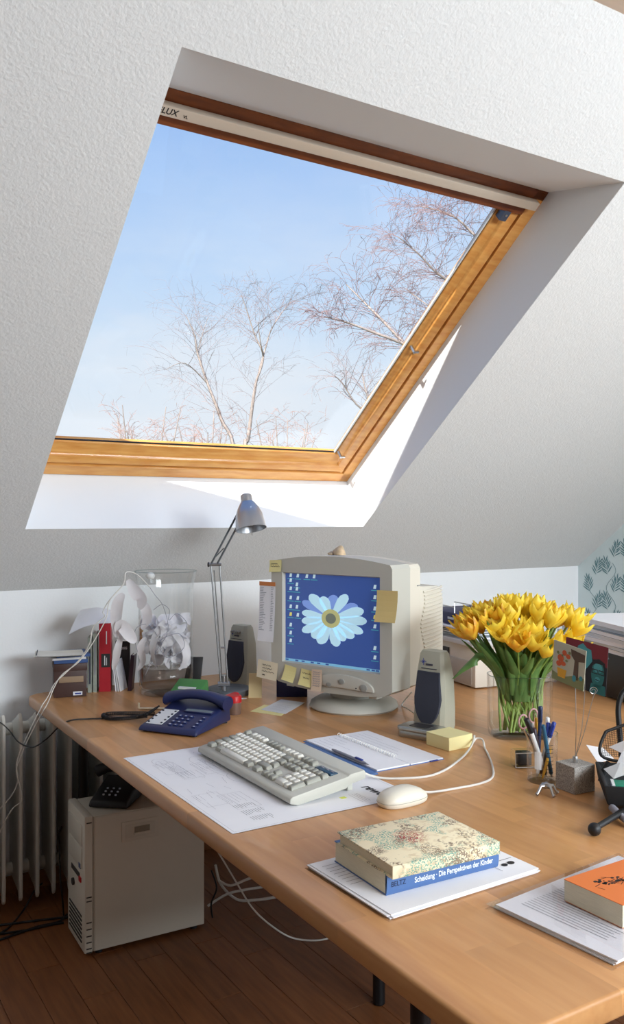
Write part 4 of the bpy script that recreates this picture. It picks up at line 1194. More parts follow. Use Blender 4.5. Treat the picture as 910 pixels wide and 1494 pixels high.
# ------------------------------------------------------------------ tall glass vase with paper garland
VC = Vector((1.147, 2.817, DZ))
gv = thing('glass_vase', 'tall clear cylindrical glass vase holding a white paper garland', 'vase', VC)
MB().lathe([(.082, .016), (.090, .03), (.094, .07), (.094, .34), (.097, .385), (.1065, .420), (.1045, .421), (.094, .387), (.0905, .34), (.0905, .07), (.086, .032), (.078, .020)], 48, close=True).build('wall', 'glass', gv, smooth=60)
MB().lathe([(0, 0), (.076, 0), (.084, .004), (.086, .014), (.082, .018), (0, .02)], 48).build('thick_bottom', 'glass_edge', gv, smooth=40)
MB().lathe([(0, .022), (.080, .024), (.086, .04), (.0885, .085), (.080, .092), (.04, .082), (0, .085)], 40).build('reflection_filler', 'brown_reflection', gv, smooth=60)  # tinted filler: red-brown reflections in the clear base put into its colour
MB().tube([(.1055 * math.cos(2 * PI * i / 48), .1055 * math.sin(2 * PI * i / 48), .4205) for i in range(49)], .0016, 6).build('rim', 'glass_rim', gv, smooth=60)
ga = thing('paper_garland', 'garland of curled white paper strips on wire, spilling out of the vase', 'garland', VC)
leafy('paper_strip', (246, 245, 247), (238, 236, 240), 30, .3, .03)
rnd = random.Random(17)
def strip(pts, w, twist=0.0, side=None):
    pts = smoothpath(pts, 5); rows_ = []
    for i, p in enumerate(pts):
        t = (pts[min(i + 1, len(pts) - 1)] - pts[max(i - 1, 0)]).normalized()
        s0 = Vector(side) if side else Vector((0, 0, 1))
        u = t.cross(s0); u = u.normalized() if u.length > 1e-4 else Vector((1, 0, 0))
        v = t.cross(u)
        a = twist * i / len(pts)
        d = u * math.cos(a) + v * math.sin(a)
        ww = w * (.16 + .98 * math.sin(PI * (i + .5) / len(pts)) ** .8)
        n = t.cross(d)
        rows_.append([p - d * ww / 2, p - d * ww * .2 + n * ww * .10, p + d * ww * .2 + n * ww * .10, p + d * ww / 2])
    return rows_
for k in range(84):
    a0 = rnd.uniform(0, 2 * PI); r0 = .078 * math.sqrt(rnd.random()); z0 = rnd.uniform(.095, .235) + .03 * rnd.random()
    c = Vector((r0 * math.cos(a0), r0 * math.sin(a0), z0))
    e1 = Vector((rnd.uniform(-1, 1), rnd.uniform(-1, 1), rnd.uniform(-.7, .7))).normalized(); e2 = e1.orthogonal().normalized()
    rad_ = rnd.uniform(.018, .036); ang = rnd.uniform(1.2, 3.0)
    pts = [c + (e1 * math.cos(t * ang) + e2 * math.sin(t * ang)) * rad_ for t in (0, .25, .5, .75, 1)]
    rows_ = strip(pts, rnd.uniform(.030, .052), rnd.uniform(-1.5, 1.5), side=e1.cross(e2))
    for r_ in rows_:
        for p in r_:
            d = math.hypot(p.x, p.y); lim = .0865 - .004 * rnd.random() if p.z > .1 else .082
            if d > lim: p.x *= lim / d; p.y *= lim / d
            p.z = max(.092, min(.275, p.z))
    MB().grid(rows_).build('paper_strip', 'paper_strip', ga, smooth=70)
def gvv(p): return Vector(p) - VC
for pts, w, tw in (([(0.994, 2.771, 1.129), (1.009, 2.75, 1.093), (1.032, 2.748, 1.061), (1.032, 2.771, 1.031)], .040, .4),
                   ([(1.035, 2.769, 1.063), (1.051, 2.759, 1.031), (1.059, 2.766, 0.996), (1.047, 2.786, 0.96)], .034, .6),
                   ([(0.972, 2.75, 1.086), (0.956, 2.759, 1.055), (0.954, 2.772, 0.997), (0.956, 2.771, 0.941)], .036, .3),
                   ([(0.956, 2.771, 0.95), (0.964, 2.754, 0.983), (0.987, 2.728, 0.948), (1.001, 2.72, 0.926)], .036, -.4),
                   ([(0.973, 2.772, 0.951), (0.96, 2.769, 0.907), (0.952, 2.773, 0.862), (0.946, 2.777, 0.833)], .024, .5),
                   ([(1.062, 2.788, 0.931), (1.048, 2.796, 0.896), (1.058, 2.802, 0.848), (1.042, 2.812, 0.818)], .026, .9),
                   ([(1.117, 2.754, 0.989), (1.09, 2.759, 0.944), (1.074, 2.757, 0.888), (1.09, 2.759, 0.829)], .026, 1.2),
                   ([(1.141, 2.739, 0.943), (1.168, 2.711, 0.909), (1.172, 2.697, 0.865), (1.156, 2.718, 0.822)], .026, -1.1)):
    MB().grid(strip([gvv(p) for p in pts], w, tw, side=(-.5255, -.851, 0))).build('paper_strip', 'paper_strip', ga, smooth=70)
for pts, r_ in (([(1.062, 2.788, 0.804), (1.09, 2.759, 0.886), (1.123, 2.738, 0.955), (1.102, 2.728, 1.038), (1.078, 2.743, 1.077), (1.063, 2.752, 1.104)], .0010),
                ([(1.078, 2.754, 1.026), (1.102, 2.74, 1.044), (1.123, 2.727, 1.026), (1.125, 2.737, 0.99), (1.148, 2.723, 1.013), (1.18, 2.715, 0.982), (1.176, 2.718, 0.954)], .0010),
                ([(1.082, 2.74, 0.912), (1.102, 2.716, 0.937), (1.148, 2.699, 0.947), (1.164, 2.701, 0.899), (1.115, 2.72, 0.867), (1.09, 2.735, 0.901)], .0010),
                ([(1.055, 2.816, 0.847), (1.027, 2.798, 0.932), (1.035, 2.781, 0.971), (1.074, 2.769, 0.969), (1.113, 2.745, 0.891)], .0010),
                ([(1.063, 2.752, 1.104), (1.013, 2.736, 1.148), (0.976, 2.735, 1.156), (0.967, 2.729, 1.124), (0.95, 2.74, 1.097), (0.923, 2.756, 1.061), (0.908, 2.765, 1.028), (0.912, 2.763, 1.012), (0.881, 2.782, 0.978), (0.872, 2.788, 0.927), (0.844, 2.793, 0.88), (0.803, 2.807, 0.837), (0.764, 2.807, 0.803), (0.743, 2.809, 0.763), (0.725, 2.808, 0.739)], .0017),
                ([(0.967, 2.729, 1.119), (0.924, 2.744, 1.066), (0.914, 2.75, 1.009), (0.886, 2.767, 0.946), (0.856, 2.774, 0.899), (0.827, 2.78, 0.865), (0.783, 2.796, 0.83), (0.758, 2.8, 0.788), (0.74, 2.799, 0.746), (0.714, 2.815, 0.691), (0.687, 2.843, 0.623), (0.668, 2.855, 0.568), (0.659, 2.872, 0.521), (0.677, 2.873, 0.43), (0.655, 2.91, 0.39), (0.633, 2.947, 0.328), (0.611, 2.984, 0.242)], .0017),
                ([(0.725, 2.808, 0.739), (0.695, 2.826, 0.669), (0.672, 2.853, 0.601), (0.659, 2.872, 0.543), (0.665, 2.88, 0.485), (0.647, 2.915, 0.424), (0.608, 2.974, 0.358)], .0016)):
    MB().tube(smoothpath([gvv(p) for p in pts], 5), r_, 5).build('wire', 'cable_white' if r_ > .0012 else 'ink_grey', ga, smooth=60)
MB().lathe([(0, 0), (.012, .002), (.016, .012), (.010, .022), (0, .024)], 14, Matrix.Translation(gvv((1.076, 2.779, 1.127)))).build('highlight_blob', 'white_enamel', ga, smooth=60)  # white blob shaped as the highlight near the vase rim

# ------------------------------------------------------------------ tin, note block
tn = thing('metal_tin', 'silver lidded tin box with a dark window in the lid', 'tin', (1.556, 1.928, DZ), R(-70))
TX, TY = .050, .066
def rrect(hx, hy, r, n=5):
    pts = []
    for cx0, cy0, a0 in ((hx - r, hy - r, 0), (-hx + r, hy - r, PI / 2), (-hx + r, -hy + r, PI), (hx - r, -hy + r, 3 * PI / 2)):
        for i in range(n + 1):
            a = a0 + PI / 2 * i / n; pts.append((cx0 + r * math.cos(a), cy0 + r * math.sin(a)))
    return pts
tn.location = (1.520, 1.885, DZ)
MB().prism(rrect(.058, .036, .014), 0, .020).build('tin', 'tin', tn, bevel=.002)
tl = MB().prism(rrect(.061, .039, .016), .018, .030).build('lid', 'tin', tn, bevel=.004, seg=3)
MB().prism(rrect(.030, .020, .006), .0295, .0310).build('window', 'tin_dark', tl)
nbk = thing('note_block', 'thick pale yellow block of sticky notes beside the tin', 'note block', (1.525, 1.775, DZ), R(4))
MB().box(-.043, .043, -.043, .043, 0, .034).build('pad', 'block_yellow', nbk, bevel=.001, seg=1)
MB().box(-.043, .043, -.043, .043, .0342, .0346).build('top_sheet', 'block_yellow', nbk)

# ------------------------------------------------------------------ book pile on papers
fld = thing('paper_folder', 'clear folder of white printed papers under the blue and floral books', 'papers', (.948, 1.172, DZ), R(1.0))
MB().box(-.166, .166, -.119, .119, 0, .0006).build('sleeve', 'film', fld)
for i, (dx, dy, rz_) in enumerate(((.0, .0, 0), (.003, -.002, .5), (-.003, .002, -.4), (.002, .001, .3))):
    o = MB().box(-.160, .160, -.114, .114, 0, .0016).build('paper', 'paper', fld); o.location = (dx, dy, .0006 + i * .0017); o.rotation_euler = (0, 0, R(rz_))
mb = MB()
for i in range(8): bar(mb, -.148 , .09 - i * .012, -.148 + (.09 if i % 3 else .05), .09 - i * .012, .0008, .0083)
bar(mb, .10, -.055, .155, -.055, .0012, .0083); bar(mb, .10, -.055, .10, -.09, .0008, .0083); bar(mb, .09, .02, .155, .02, .001, .0083)
mb.build('print_lines', 'ink_dark', fld)
MB().prism(disc(.122, -.072, .006), .0074, .0084).prism(disc(.138, -.071, .007), .0074, .0084).build('stamp', 'black_print', fld)
ZB = DZ + .0079
bb = thing('paperback', 'thick blue paperback with white spine lettering lying under the floral book', 'book', (.940, 1.105, ZB), R(-2))
BL_, BD_, BH_ = .232, .160, .036
MB().box(-BL_ / 2 + .001, BL_ / 2 - .001, .003, BD_ - .002, .0016, BH_ - .0016).build('pages', 'page_edge', bb)
spn = []
for i in range(9):
    a = PI / 2 + PI * i / 8
    spn.append((.003 + .004 * math.cos(a), BH_ / 2 + BH_ / 2 * math.sin(a)))
cv = MB()
cv.box(-BL_ / 2, BL_ / 2, .002, BD_, 0, .0014).box(-BL_ / 2, BL_ / 2, .002, BD_, BH_ - .0014, BH_)
myz = Matrix(((0, 0, 1, 0), (1, 0, 0, 0), (0, 1, 0, 0), (0, 0, 0, 1)))
cv.prism(spn + [(.004, BH_), (.004, 0)], -BL_ / 2, BL_ / 2, myz)
cvo = cv.build('cover', 'book_blue', bb, smooth=40)
mtx = Matrix.Rotation(PI / 2, 4, 'X')
words('Scheidung · Die Perspektiven der Kinder', .0125, 'white_print', cvo, MT(.020, -.0013, .0145) @ mtx, bold=.00025, sx=.80)
words('S. Maya Kumpungen · John Kelly', .0085, 'ink_grey', cvo, MT(.050, -.0011, .0268) @ mtx, sx=.85)
words('BELTZ', .0115, 'pen_navy', cvo, MT(-.094, -.0013, .0165) @ mtx, sx=.9, bold=.0001)
# floral cover material
fm_ = mat('floral', (226, 214, 176), .7)
t = fm_.node_tree; b = t.nodes['Principled BSDF']; L_ = t.links.new
tcn = t.nodes.new('ShaderNodeTexCoord')
def nz(sc, off, det=3):
    mpn = t.nodes.new('ShaderNodeMapping'); mpn.inputs['Location'].default_value = off
    L_(tcn.outputs['Object'], mpn.inputs['Vector'])
    n = t.nodes.new('ShaderNodeTexNoise'); n.inputs['Scale'].default_value = sc; n.inputs['Detail'].default_value = det
    L_(mpn.outputs[0], n.inputs['Vector']); return n.outputs['Fac']
def step(v, a, b2):
    m = t.nodes.new('ShaderNodeMapRange'); m.inputs['From Min'].default_value = a; m.inputs['From Max'].default_value = b2; L_(v, m.inputs['Value']); return m.outputs[0]
def mul(a, b2):
    m = t.nodes.new('ShaderNodeMath'); m.operation = 'MULTIPLY'; L_(a, m.inputs[0]); L_(b2, m.inputs[1]); return m.outputs[0]
cur = None
prev = (*lin((244, 232, 200)), 1)
for colr, cl_sc, off, lo1, hi1, sp_sc in (((222, 204, 168), 14, (3, 1, 0), .45, .55, 90), ((128, 176, 158), 18, (0, 0, 7), .50, .56, 330), ((130, 114, 98), 20, (5, 2, 1), .54, .60, 380), ((150, 132, 110), 30, (9, 4, 1), .56, .60, 260), ((176, 60, 60), 16, (1.35, 6, 2), .62, .66, 300)):
    if colr[0] == 176:
        vd = t.nodes.new('ShaderNodeVectorMath'); vd.operation = 'DISTANCE'; L_(tcn.outputs['Object'], vd.inputs[0]); vd.inputs[1].default_value = (-.012, .006, .02)
        clus = step(vd.outputs['Value'], .036, .014)
    else: clus = step(nz(cl_sc, off, 2), lo1, hi1)
    f_ = mul(clus, step(nz(sp_sc, (off[1], off[2], off[0]), 1), .50, .56))
    mxn = t.nodes.new('ShaderNodeMix'); mxn.data_type = 'RGBA'; L_(f_, mxn.inputs['Factor'])
    if cur is None: mxn.inputs['A'].default_value = prev
    else: L_(cur, mxn.inputs['A'])
    mxn.inputs['B'].default_value = (*lin(colr), 1); cur = mxn.outputs['Result']
L_(cur, b.inputs['Base Color'])
fb_ = thing('floral_book', 'cream hardback with a floral printed cover on top of the blue paperback', 'book', (.929, 1.163, ZB + BH_ + .0003), R(-3))
FL, FD, FH = .216, .170, .021
MB().box(-FL / 2 + .004, FL / 2 - .003, -FD / 2 + .003, FD / 2 - .003, .0025, FH - .0025).build('pages', 'page_edge', fb_)
MB().box(-FL / 2, FL / 2, -FD / 2, FD / 2, 0, .0025).build('cover_board', 'floral', fb_, bevel=.0008)
MB().box(-FL / 2, FL / 2, -FD / 2, FD / 2, FH - .0025, FH).build('cover_board', 'floral', fb_, bevel=.0008)
MB().box(FL / 2 - .003, FL / 2, -FD / 2, FD / 2, 0, FH).box(-FL / 2, FL / 2, -FD / 2, -FD / 2 + .0028, .0, FH).build('spine', 'floral', fb_, bevel=.0012)

# ------------------------------------------------------------------ orange paperback on sleeved papers
osl = thing('sleeved_manuscript', 'typed manuscript pages in a clear sleeve under the orange paperback', 'papers', (1.117, .905, DZ), R(4.5))
MB().box(-.172, .172, -.112, .116, 0, .0006).box(-.172, .172, -.110, .114, .0088, .0092).build('sleeve', 'film', osl)
for i in range(4):
    o = MB().box(-.158, .165, -.106, .108, 0, .0018).build('page', 'paper' if i % 2 else 'paper_grey', osl); o.location = (.001 * (i % 3), -.002 * (i % 2), .0007 + i * .0019); o.rotation_euler = (0, 0, R(.4 * (i - 1)))
mb = MB(); rnd = random.Random(9)
for i in range(26):
    x = -.125 + i * .0072
    bar(mb, x, .082, x, .082 - (.155 if i % 7 else .11) * rnd.uniform(.93, 1.0), .0012, .0086)
mb.build('typed_lines', 'ink_grey', osl)
ob = thing('orange_paperback', 'small orange paperback with a black drawing on its cover', 'book', (1.14, .895, DZ + .0094), R(1))
OL, OD, OH = .182, .108, .034
MB().box(-OL / 2, OL / 2, -OD / 2, OD / 2, .0008, OH - .0008).build('pages', 'page_edge', ob)
oc = MB().box(-OL / 2 - .0005, OL / 2 + .0005, -OD / 2 - .0005, OD / 2 + .0005, OH - .0008, OH).box(-OL / 2, OL / 2, -OD / 2, OD / 2, 0, .0008).box(OL / 2 - .001, OL / 2 + .001, -OD / 2, OD / 2, 0, OH).build('cover', 'orange_cover', ob)
mb = MB(); rnd = random.Random(2)
for i in range(26):
    x, y = rnd.gauss(-.036, .013), rnd.gauss(.008, .006); mb.prism(disc(x, y, rnd.uniform(.0012, .004), 7), OH, OH + .0003)
for i in range(14):
    x, y = rnd.gauss(-.036, .016), rnd.gauss(.006, .008); bar(mb, x, y, x + rnd.uniform(-.016, .016), y + rnd.uniform(-.012, .012), .0012, OH + .0003)
mb.build('cover_drawing', 'black_print', oc)

# ------------------------------------------------------------------ tulips in a glass vase
leafy('petal', (255, 236, 96), (253, 222, 66), 35, .40, .05)
leafy('petal_streak', (254, 228, 80), (244, 170, 50), 55, .35, .05)
leafy('tulip_green', (110, 146, 78), (78, 120, 62), 22, .25, .12)
leafy('tulip_stem', (150, 176, 92), (118, 150, 66), 30, .2, .1)
TC = Vector((1.752, 1.745, DZ)); TR = R(-31.7)
tv = thing('flower_vase', 'clear oval glass vase with water holding yellow tulips', 'vase', TC, TR)
def oval(hx, hy, z, n=48, e=.62):
    return [(hx * math.copysign(abs(math.cos(a)) ** e, math.cos(a)), hy * math.copysign(abs(math.sin(a)) ** e, math.sin(a)), z) for a in [2 * PI * i / n for i in range(n)]]
def loft(mb, secs, cap0=True, cap1=True, closed=False):
    n = len(secs[0]); k = len(secs)
    fs = [(i * n + j, i * n + (j + 1) % n, (i + 1) * n + (j + 1) % n, (i + 1) * n + j) for i in range(k - 1) for j in range(n)]
    if closed: fs += [((k - 1) * n + j, (k - 1) * n + (j + 1) % n, (j + 1) % n, j) for j in range(n)]
    else:
        if cap0: fs.append(tuple(reversed(range(n))))
        if cap1: fs.append(tuple((k - 1) * n + j for j in range(n)))
    mb.add([p for s__ in secs for p in s__], fs); return mb
loft(MB(), [oval(.074, .046, .001), oval(.083, .054, .008), oval(.086, .057, .03), oval(.087, .058, .172), oval(.083, .054, .172), oval(.082, .053, .03), oval(.074, .046, .014)], closed=True).build('wall', 'glass', tv, smooth=50)
loft(MB(), [oval(.072, .044, 0), oval(.076, .048, .004), oval(.076, .048, .011), oval(.070, .042, .013)]).build('thick_bottom', 'glass_edge', tv, smooth=40)
MB().tube([(p[0] * .985, p[1] * .985, p[2]) for p in oval(.087, .058, .172, 64)] + [(.087 * .985, 0, .172)], .0013, 6).build('rim', 'glass_rim', tv, smooth=60)
loft(MB(), [oval(.073, .045, .0145), oval(.0805, .0515, .03), oval(.0812, .0522, .062)]).build('water', 'water', tv, smooth=50)

def petal_mesh(op, w0, L=.052, seed=0):
    rr = random.Random(seed); rows_ = []
    for i in range(6):
        u = i / 5
        r_ = .005 + (.016 + .010 * op) * math.sin(min(1, u * 1.35) * PI / 2) + (.016 * op * max(0, u - .55) / .45) - (.007 * (1 - op) * max(0, u - .6) / .4)
        w = w0 * math.sin(PI * (.12 + .86 * u) ** .85) + (.001 if u < 1 else 0)
        row = []
        for j in range(5):
            v = -1 + 2 * j / 4
            a = v * w / max(r_, .012)
            row.append((r_ * math.cos(a) - .004 * abs(v) * u, r_ * math.sin(a), L * u + .002 * rr.uniform(-1, 1) * u - .003 * abs(v) * (1 if u > .7 else 0)))
        rows_.append(row)
    mb = MB(); mb.grid(rows_); return mb
PET = {}
def petal_obj(var, m, parent, ang, sc):
    k = (var, m)
    if k not in PET:
        o = petal_mesh((.15, .4, .7, 1.0)[var], (.017, .018, .019, .020)[var], seed=var).build('petal', m, parent, smooth=70)
        PET[k] = o.data
    else: o = inst('petal', PET[k], parent)
    return o
def leaf_rows(pts, w, fold=.25, seed=0):
    pts = smoothpath(pts, 5); n = len(pts); rows_ = []
    for i, p in enumerate(pts):
        t = (pts[min(i + 1, n - 1)] - pts[max(i - 1, 0)]).normalized()
        outw = Vector((p.x, p.y, 0)); outw = outw.normalized() if outw.length > 1e-4 else Vector((1, 0, 0))
        d = t.cross(outw); d = d.normalized() if d.length > 1e-3 else Vector((0, 1, 0))
        nrm = d.cross(t)
        f = i / (n - 1); ww = w * min(1, .35 + 2.2 * f) * (1 - max(0, f - .45) / .55) ** .75 + .0004
        rows_.append([p - d * ww / 2 - nrm * ww * fold, p - d * ww / 4 - nrm * ww * fold * .3, p, p + d * ww / 4 - nrm * ww * fold * .3, p + d * ww / 2 - nrm * ww * fold])
    return rows_
rnd = random.Random(42)
heads = []
tries = 0
while len(heads) < 40 and tries < 6000:
    tries += 1
    x = rnd.uniform(-.160, .155); y = rnd.uniform(-.10, .095)
    if (x / .16) ** 2 + (y / .105) ** 2 > 1: continue
    if all((x - h[0]) ** 2 + (y - h[1]) ** 2 > .0265 ** 2 for h in heads): heads.append((x, y))
for i, (x, y) in enumerate(heads):
    rr2 = (x / .16) ** 2 + (y / .11) ** 2
    z = .335 - .055 * rr2 + (.018 * y / .1) + rnd.uniform(-.014, .010)
    if y < -.045 and x > -.06: z -= .028
    streak = rnd.random() < .22
    tl_ = thing('tulip', ('yellow tulip with orange streaks in the oval glass vase' if streak else 'plain yellow tulip bunched in the oval glass vase'), 'tulip', TC, TR, 'orange streaked tulips in the glass vase' if streak else 'yellow tulips in the glass vase')
    head = Vector((x, y, z))
    bx_, by_ = max(-.055, min(.055, x * .22 + rnd.uniform(-.040, .040))), max(-.032, min(.032, -y * .3 + rnd.uniform(-.008, .008)))
    rim = Vector((max(-.070, min(.070, x * .46)), max(-.042, min(.042, y * .42)), .165))
    path = smoothpath([(bx_, by_, .018), ((bx_ + rim.x) / 2, (by_ + rim.y) / 2, .085), rim, (x * .74, y * .74, (z + .165) / 2 + .012), head], 5)
    MB().tube(path, [.0034] * (len(path) - 4) + [.0032, .003, .003, .003], 7).build('stem', 'tulip_stem', tl_, smooth=60)
    td = (path[-1] - path[-4]).normalized(); td = (td + Vector((x * .8, y * .8, .6))).normalized()
    q = td.to_track_quat('Z', 'Y').to_matrix().to_4x4()
    base = Matrix.Translation(head - td * .002) @ q @ Matrix.Rotation(rnd.uniform(0, 6), 4, 'Z')
    var = rnd.choice((0, 1, 1, 2, 2, 3)); sc = rnd.uniform(1.05, 1.32)
    for k in range(6):
        o = petal_obj(var if k % 2 == 0 else max(0, var - 1), 'petal_streak' if streak else 'petal', tl_, 0, 1)
        o.matrix_local = base @ Matrix.Rotation(k * PI / 3 + rnd.uniform(-.12, .12), 4, 'Z') @ Matrix.Rotation(rnd.uniform(-.06, .10), 4, 'Y') @ Matrix.Scale(sc * rnd.uniform(.93, 1.05), 4)
    if i % 5 != 4:
        s_x = x + rnd.uniform(-.03, .03); s_y = y + rnd.uniform(-.03, .03)
        hgt = rnd.uniform(.235, .315)
        lp_ = [(rim.x * .6, rim.y * .6, .10), (rim.x * 1.0, rim.y * 1.0, .165), (s_x * .72, s_y * .72 - .006, .165 + (hgt - .165) * .5), (s_x * 1.02, s_y * 1.02 - .010, hgt)]
        MB().grid(leaf_rows(lp_, rnd.uniform(.034, .050))).build('leaf', 'tulip_green', tl_, smooth=70)
# long outer leaves on the outermost stems
outer = min((o for o in bpy.data.objects if o.name.startswith('tulip') and o.type == 'EMPTY'), key=lambda o: o.children[0].data.vertices[-1].co.x)
for pts, w in (([(-.055, -.015, .13), (-.085, -.035, .20), (-.125, -.045, .222), (-.165, -.04, .195), (-.192, -.035, .165)], .034),
               ([(-.050, -.02, .12), (-.070, -.04, .19), (-.115, -.055, .26), (-.150, -.06, .325)], .030),
               ([(-.03, -.03, .12), (-.045, -.05, .20), (-.085, -.065, .27), (-.105, -.07, .33)], .034),
               ([(-.005, -.03, .12), (-.005, -.055, .19), (-.03, -.075, .25), (-.05, -.08, .300)], .036),
               ([(.03, -.03, .12), (.04, -.052, .19), (.055, -.07, .235), (.07, -.08, .265)], .036),
               ([(.05, -.01, .12), (.07, -.035, .19), (.10, -.05, .225), (.125, -.05, .25)], .034)):
    MB().grid(leaf_rows(pts, w)).build('leaf', 'tulip_green', outer, smooth=70)

# ------------------------------------------------------------------ pen beaker
CC = Vector((1.502, 1.424, DZ))
cu = thing('pen_beaker', 'clear glass beaker with black scale marks, full of pens', 'beaker', CC)
MB().lathe([(.031, .0), (.034, .003), (.0345, .02), (.0355, .112), (.0335, .112), (.0325, .02), (.031, .008)], 36, close=True).build('wall', 'glass', cu, smooth=50)
MB().lathe([(0, 0), (.031, 0), (.033, .003), (.032, .008), (0, .009)], 36).build('thick_bottom', 'glass_edge', cu, smooth=40)
MB().tube([(.0345 * math.cos(2 * PI * i / 36), .0345 * math.sin(2 * PI * i / 36), .112) for i in range(37)], .0010, 6).build('rim', 'glass_rim', cu, smooth=60)
a0 = math.atan2(-.851, -.5255)
for i in range(9):
    z = .020 + i * .0088
    MB().tube([(.0352 * math.cos(a0 + t), .0352 * math.sin(a0 + t), z) for t in (.02, .14, .26, .38, .5)], .0006, 4).build('scale_mark', 'black_print', cu)
mb = MB()
mb.grid([[(.0352 * math.cos(a0 + t), .0352 * math.sin(a0 + t), z) for t in (-.75, -.6, -.45, -.3)] for z in (.035, .055, .075)]); mb.build('white_label', 'paper_grey', cu)
def pen(name, label, bot, topp, r, m, cap=None, cat='pen', tipm='metal'):
    bpos = CC + Vector(bot); tpos = Vector(topp)
    o = thing(name, label, cat, bpos)
    d = tpos - bpos; L_ = d.length; d.normalize()
    MB().tube([d * .010, d * .014, d * (L_ - .004), d * L_], [r * .8, r, r, r * .7], 10).build('barrel', m, o, smooth=50)
    MB().tube([d * .0, d * .011], [.0008, r * .8], 8).build('tip', tipm, o, smooth=50)
    if cap:
        MB().tube([d * (L_ - .035), d * (L_ - .034), d * (L_ + .001), d * (L_ + .003)], [r * 1.02, r * 1.25, r * 1.2, r * .8], 10).build('cap', cap, o, smooth=50)
        side = Vector((-.5255, -.851, 0)) * r * 1.3
        MB().tube([d * (L_ - .030) + side, d * (L_ - .004) + side], .0011, 5).build('clip', cap, o)
    return o
pen('marker', 'white marker with a black cap leaning out of the pen beaker', (.008, -.006, .010), (1.442, 1.413, 0.881), .0052, 'pen_white', 'black_plastic', 'marker')
pen('pen', 'dark navy pen standing tallest in the pen beaker', (-.004, .010, .010), (1.483, 1.411, 0.904), .0044, 'pen_navy', 'pen_navy')
pen('pen', 'teal blue pen standing low in the front of the pen beaker', (.016, -.014, .010), (1.466, 1.387, 0.871), .0048, 'pen_teal')
pen('pencil', 'yellow pencil in the pen beaker', (.004, .014, .010), (1.49, 1.431, 0.876), .0038, 'pen_yellow', None, 'pencil', 'pen_yellow')
pen('pencil', 'golden pencil on the far side of the pen beaker', (-.012, -.012, .010), (1.499, 1.396, 0.812), .0036, 'pen_yellow', None, 'pencil', 'pen_yellow')
pen('pen', 'black pen with a blue cap in the pen beaker', (-.010, -.016, .010), (1.514, 1.416, 0.862), .0046, 'black_plastic', 'pen_blue')
pen('pen', 'white pen with a blue cap at the edge of the pen beaker', (-.016, .004, .010), (1.517, 1.402, 0.866), .0042, 'pen_white', 'pen_blue')
pen('pen', 'white capped pen at the back of the pen beaker', (.018, .012, .010), (1.52, 1.424, 0.872), .0040, 'pen_white', 'pen_white')
pen('marker', 'dark maroon marker in the middle of the pen beaker', (-.002, -.002, .010), (1.473, 1.423, 0.853), .0056, 'pen_maroon', 'pen_maroon', 'marker')
sz = thing('scissors', 'scissors with pale pink ring handles standing in the pen beaker', 'scissors', CC + Vector((.0, .004, .012)))
def ccv(p): return Vector(p) - (CC + Vector((.0, .004, .012)))
for c_ in ((1.457, 1.439, 0.869), (1.499, 1.448, 0.876)):
    cc2 = ccv(c_); sd = Vector((.851, -.5255, 0)); up = Vector((0, 0, 1))
    MB().tube([cc2 + (sd * math.cos(a) * .010 + up * math.sin(a) * .016) for a in [2 * PI * i / 20 for i in range(21)]], .0022, 6).build('ring_handle', 'pink_clear', sz, smooth=60)
MB().tube([ccv((1.458, 1.438, 0.852)), ccv((1.477, 1.427, 0.811)), ccv((1.489, 1.425, 0.755))], [.003, .003, .001], 6).tube([ccv((1.498, 1.449, 0.859)), ccv((1.488, 1.431, 0.808)), ccv((1.491, 1.424, 0.755))], [.003, .003, .001], 6).build('blades', 'metal', sz, smooth=50)
# metal jack-like figurine
jk = thing('metal_figurine', 'tiny silver crouching lizard figurine before the pen beaker', 'figurine', (1.435, 1.348, 0.73))
MB().tube([(-.006, .009, .016), (0, 0, .022), (.006, -.011, .018)], [.006, .008, .005], 8).build('body', 'metal', jk, smooth=60)
for (x, y) in ((-.026, .004), (.006, .025), (.026, -.008), (-.004, -.026)):
    MB().tube([(0, 0, .020), (x * .55, y * .55, .021), (x * .85, y * .85, .007), (x, y, .004)], [.004, .0034, .003, .0045], 7).build('leg', 'metal', jk, smooth=60)
# glass cube
gc = thing('glass_paperweight', 'small clear glass block with a black core beside the pen beaker', 'paperweight', (1.548, 1.530, DZ), R(-25))
MB().box(-.026, .026, -.020, .020, 0, .042).build('glass_block', 'glass_edge', gc, bevel=.005, seg=3)
MB().box(-.016, .018, -.013, .013, .006, .038).build('core', 'device_black', gc, bevel=.003)
MB().tube([(-.0255, -.0195, .004), (-.0255, -.0195, .038), (.0255, -.0195, .038), (.0255, -.0195, .004), (-.0255, -.0195, .004)], .0012, 6).build('edge_gloss', 'metal', gc)

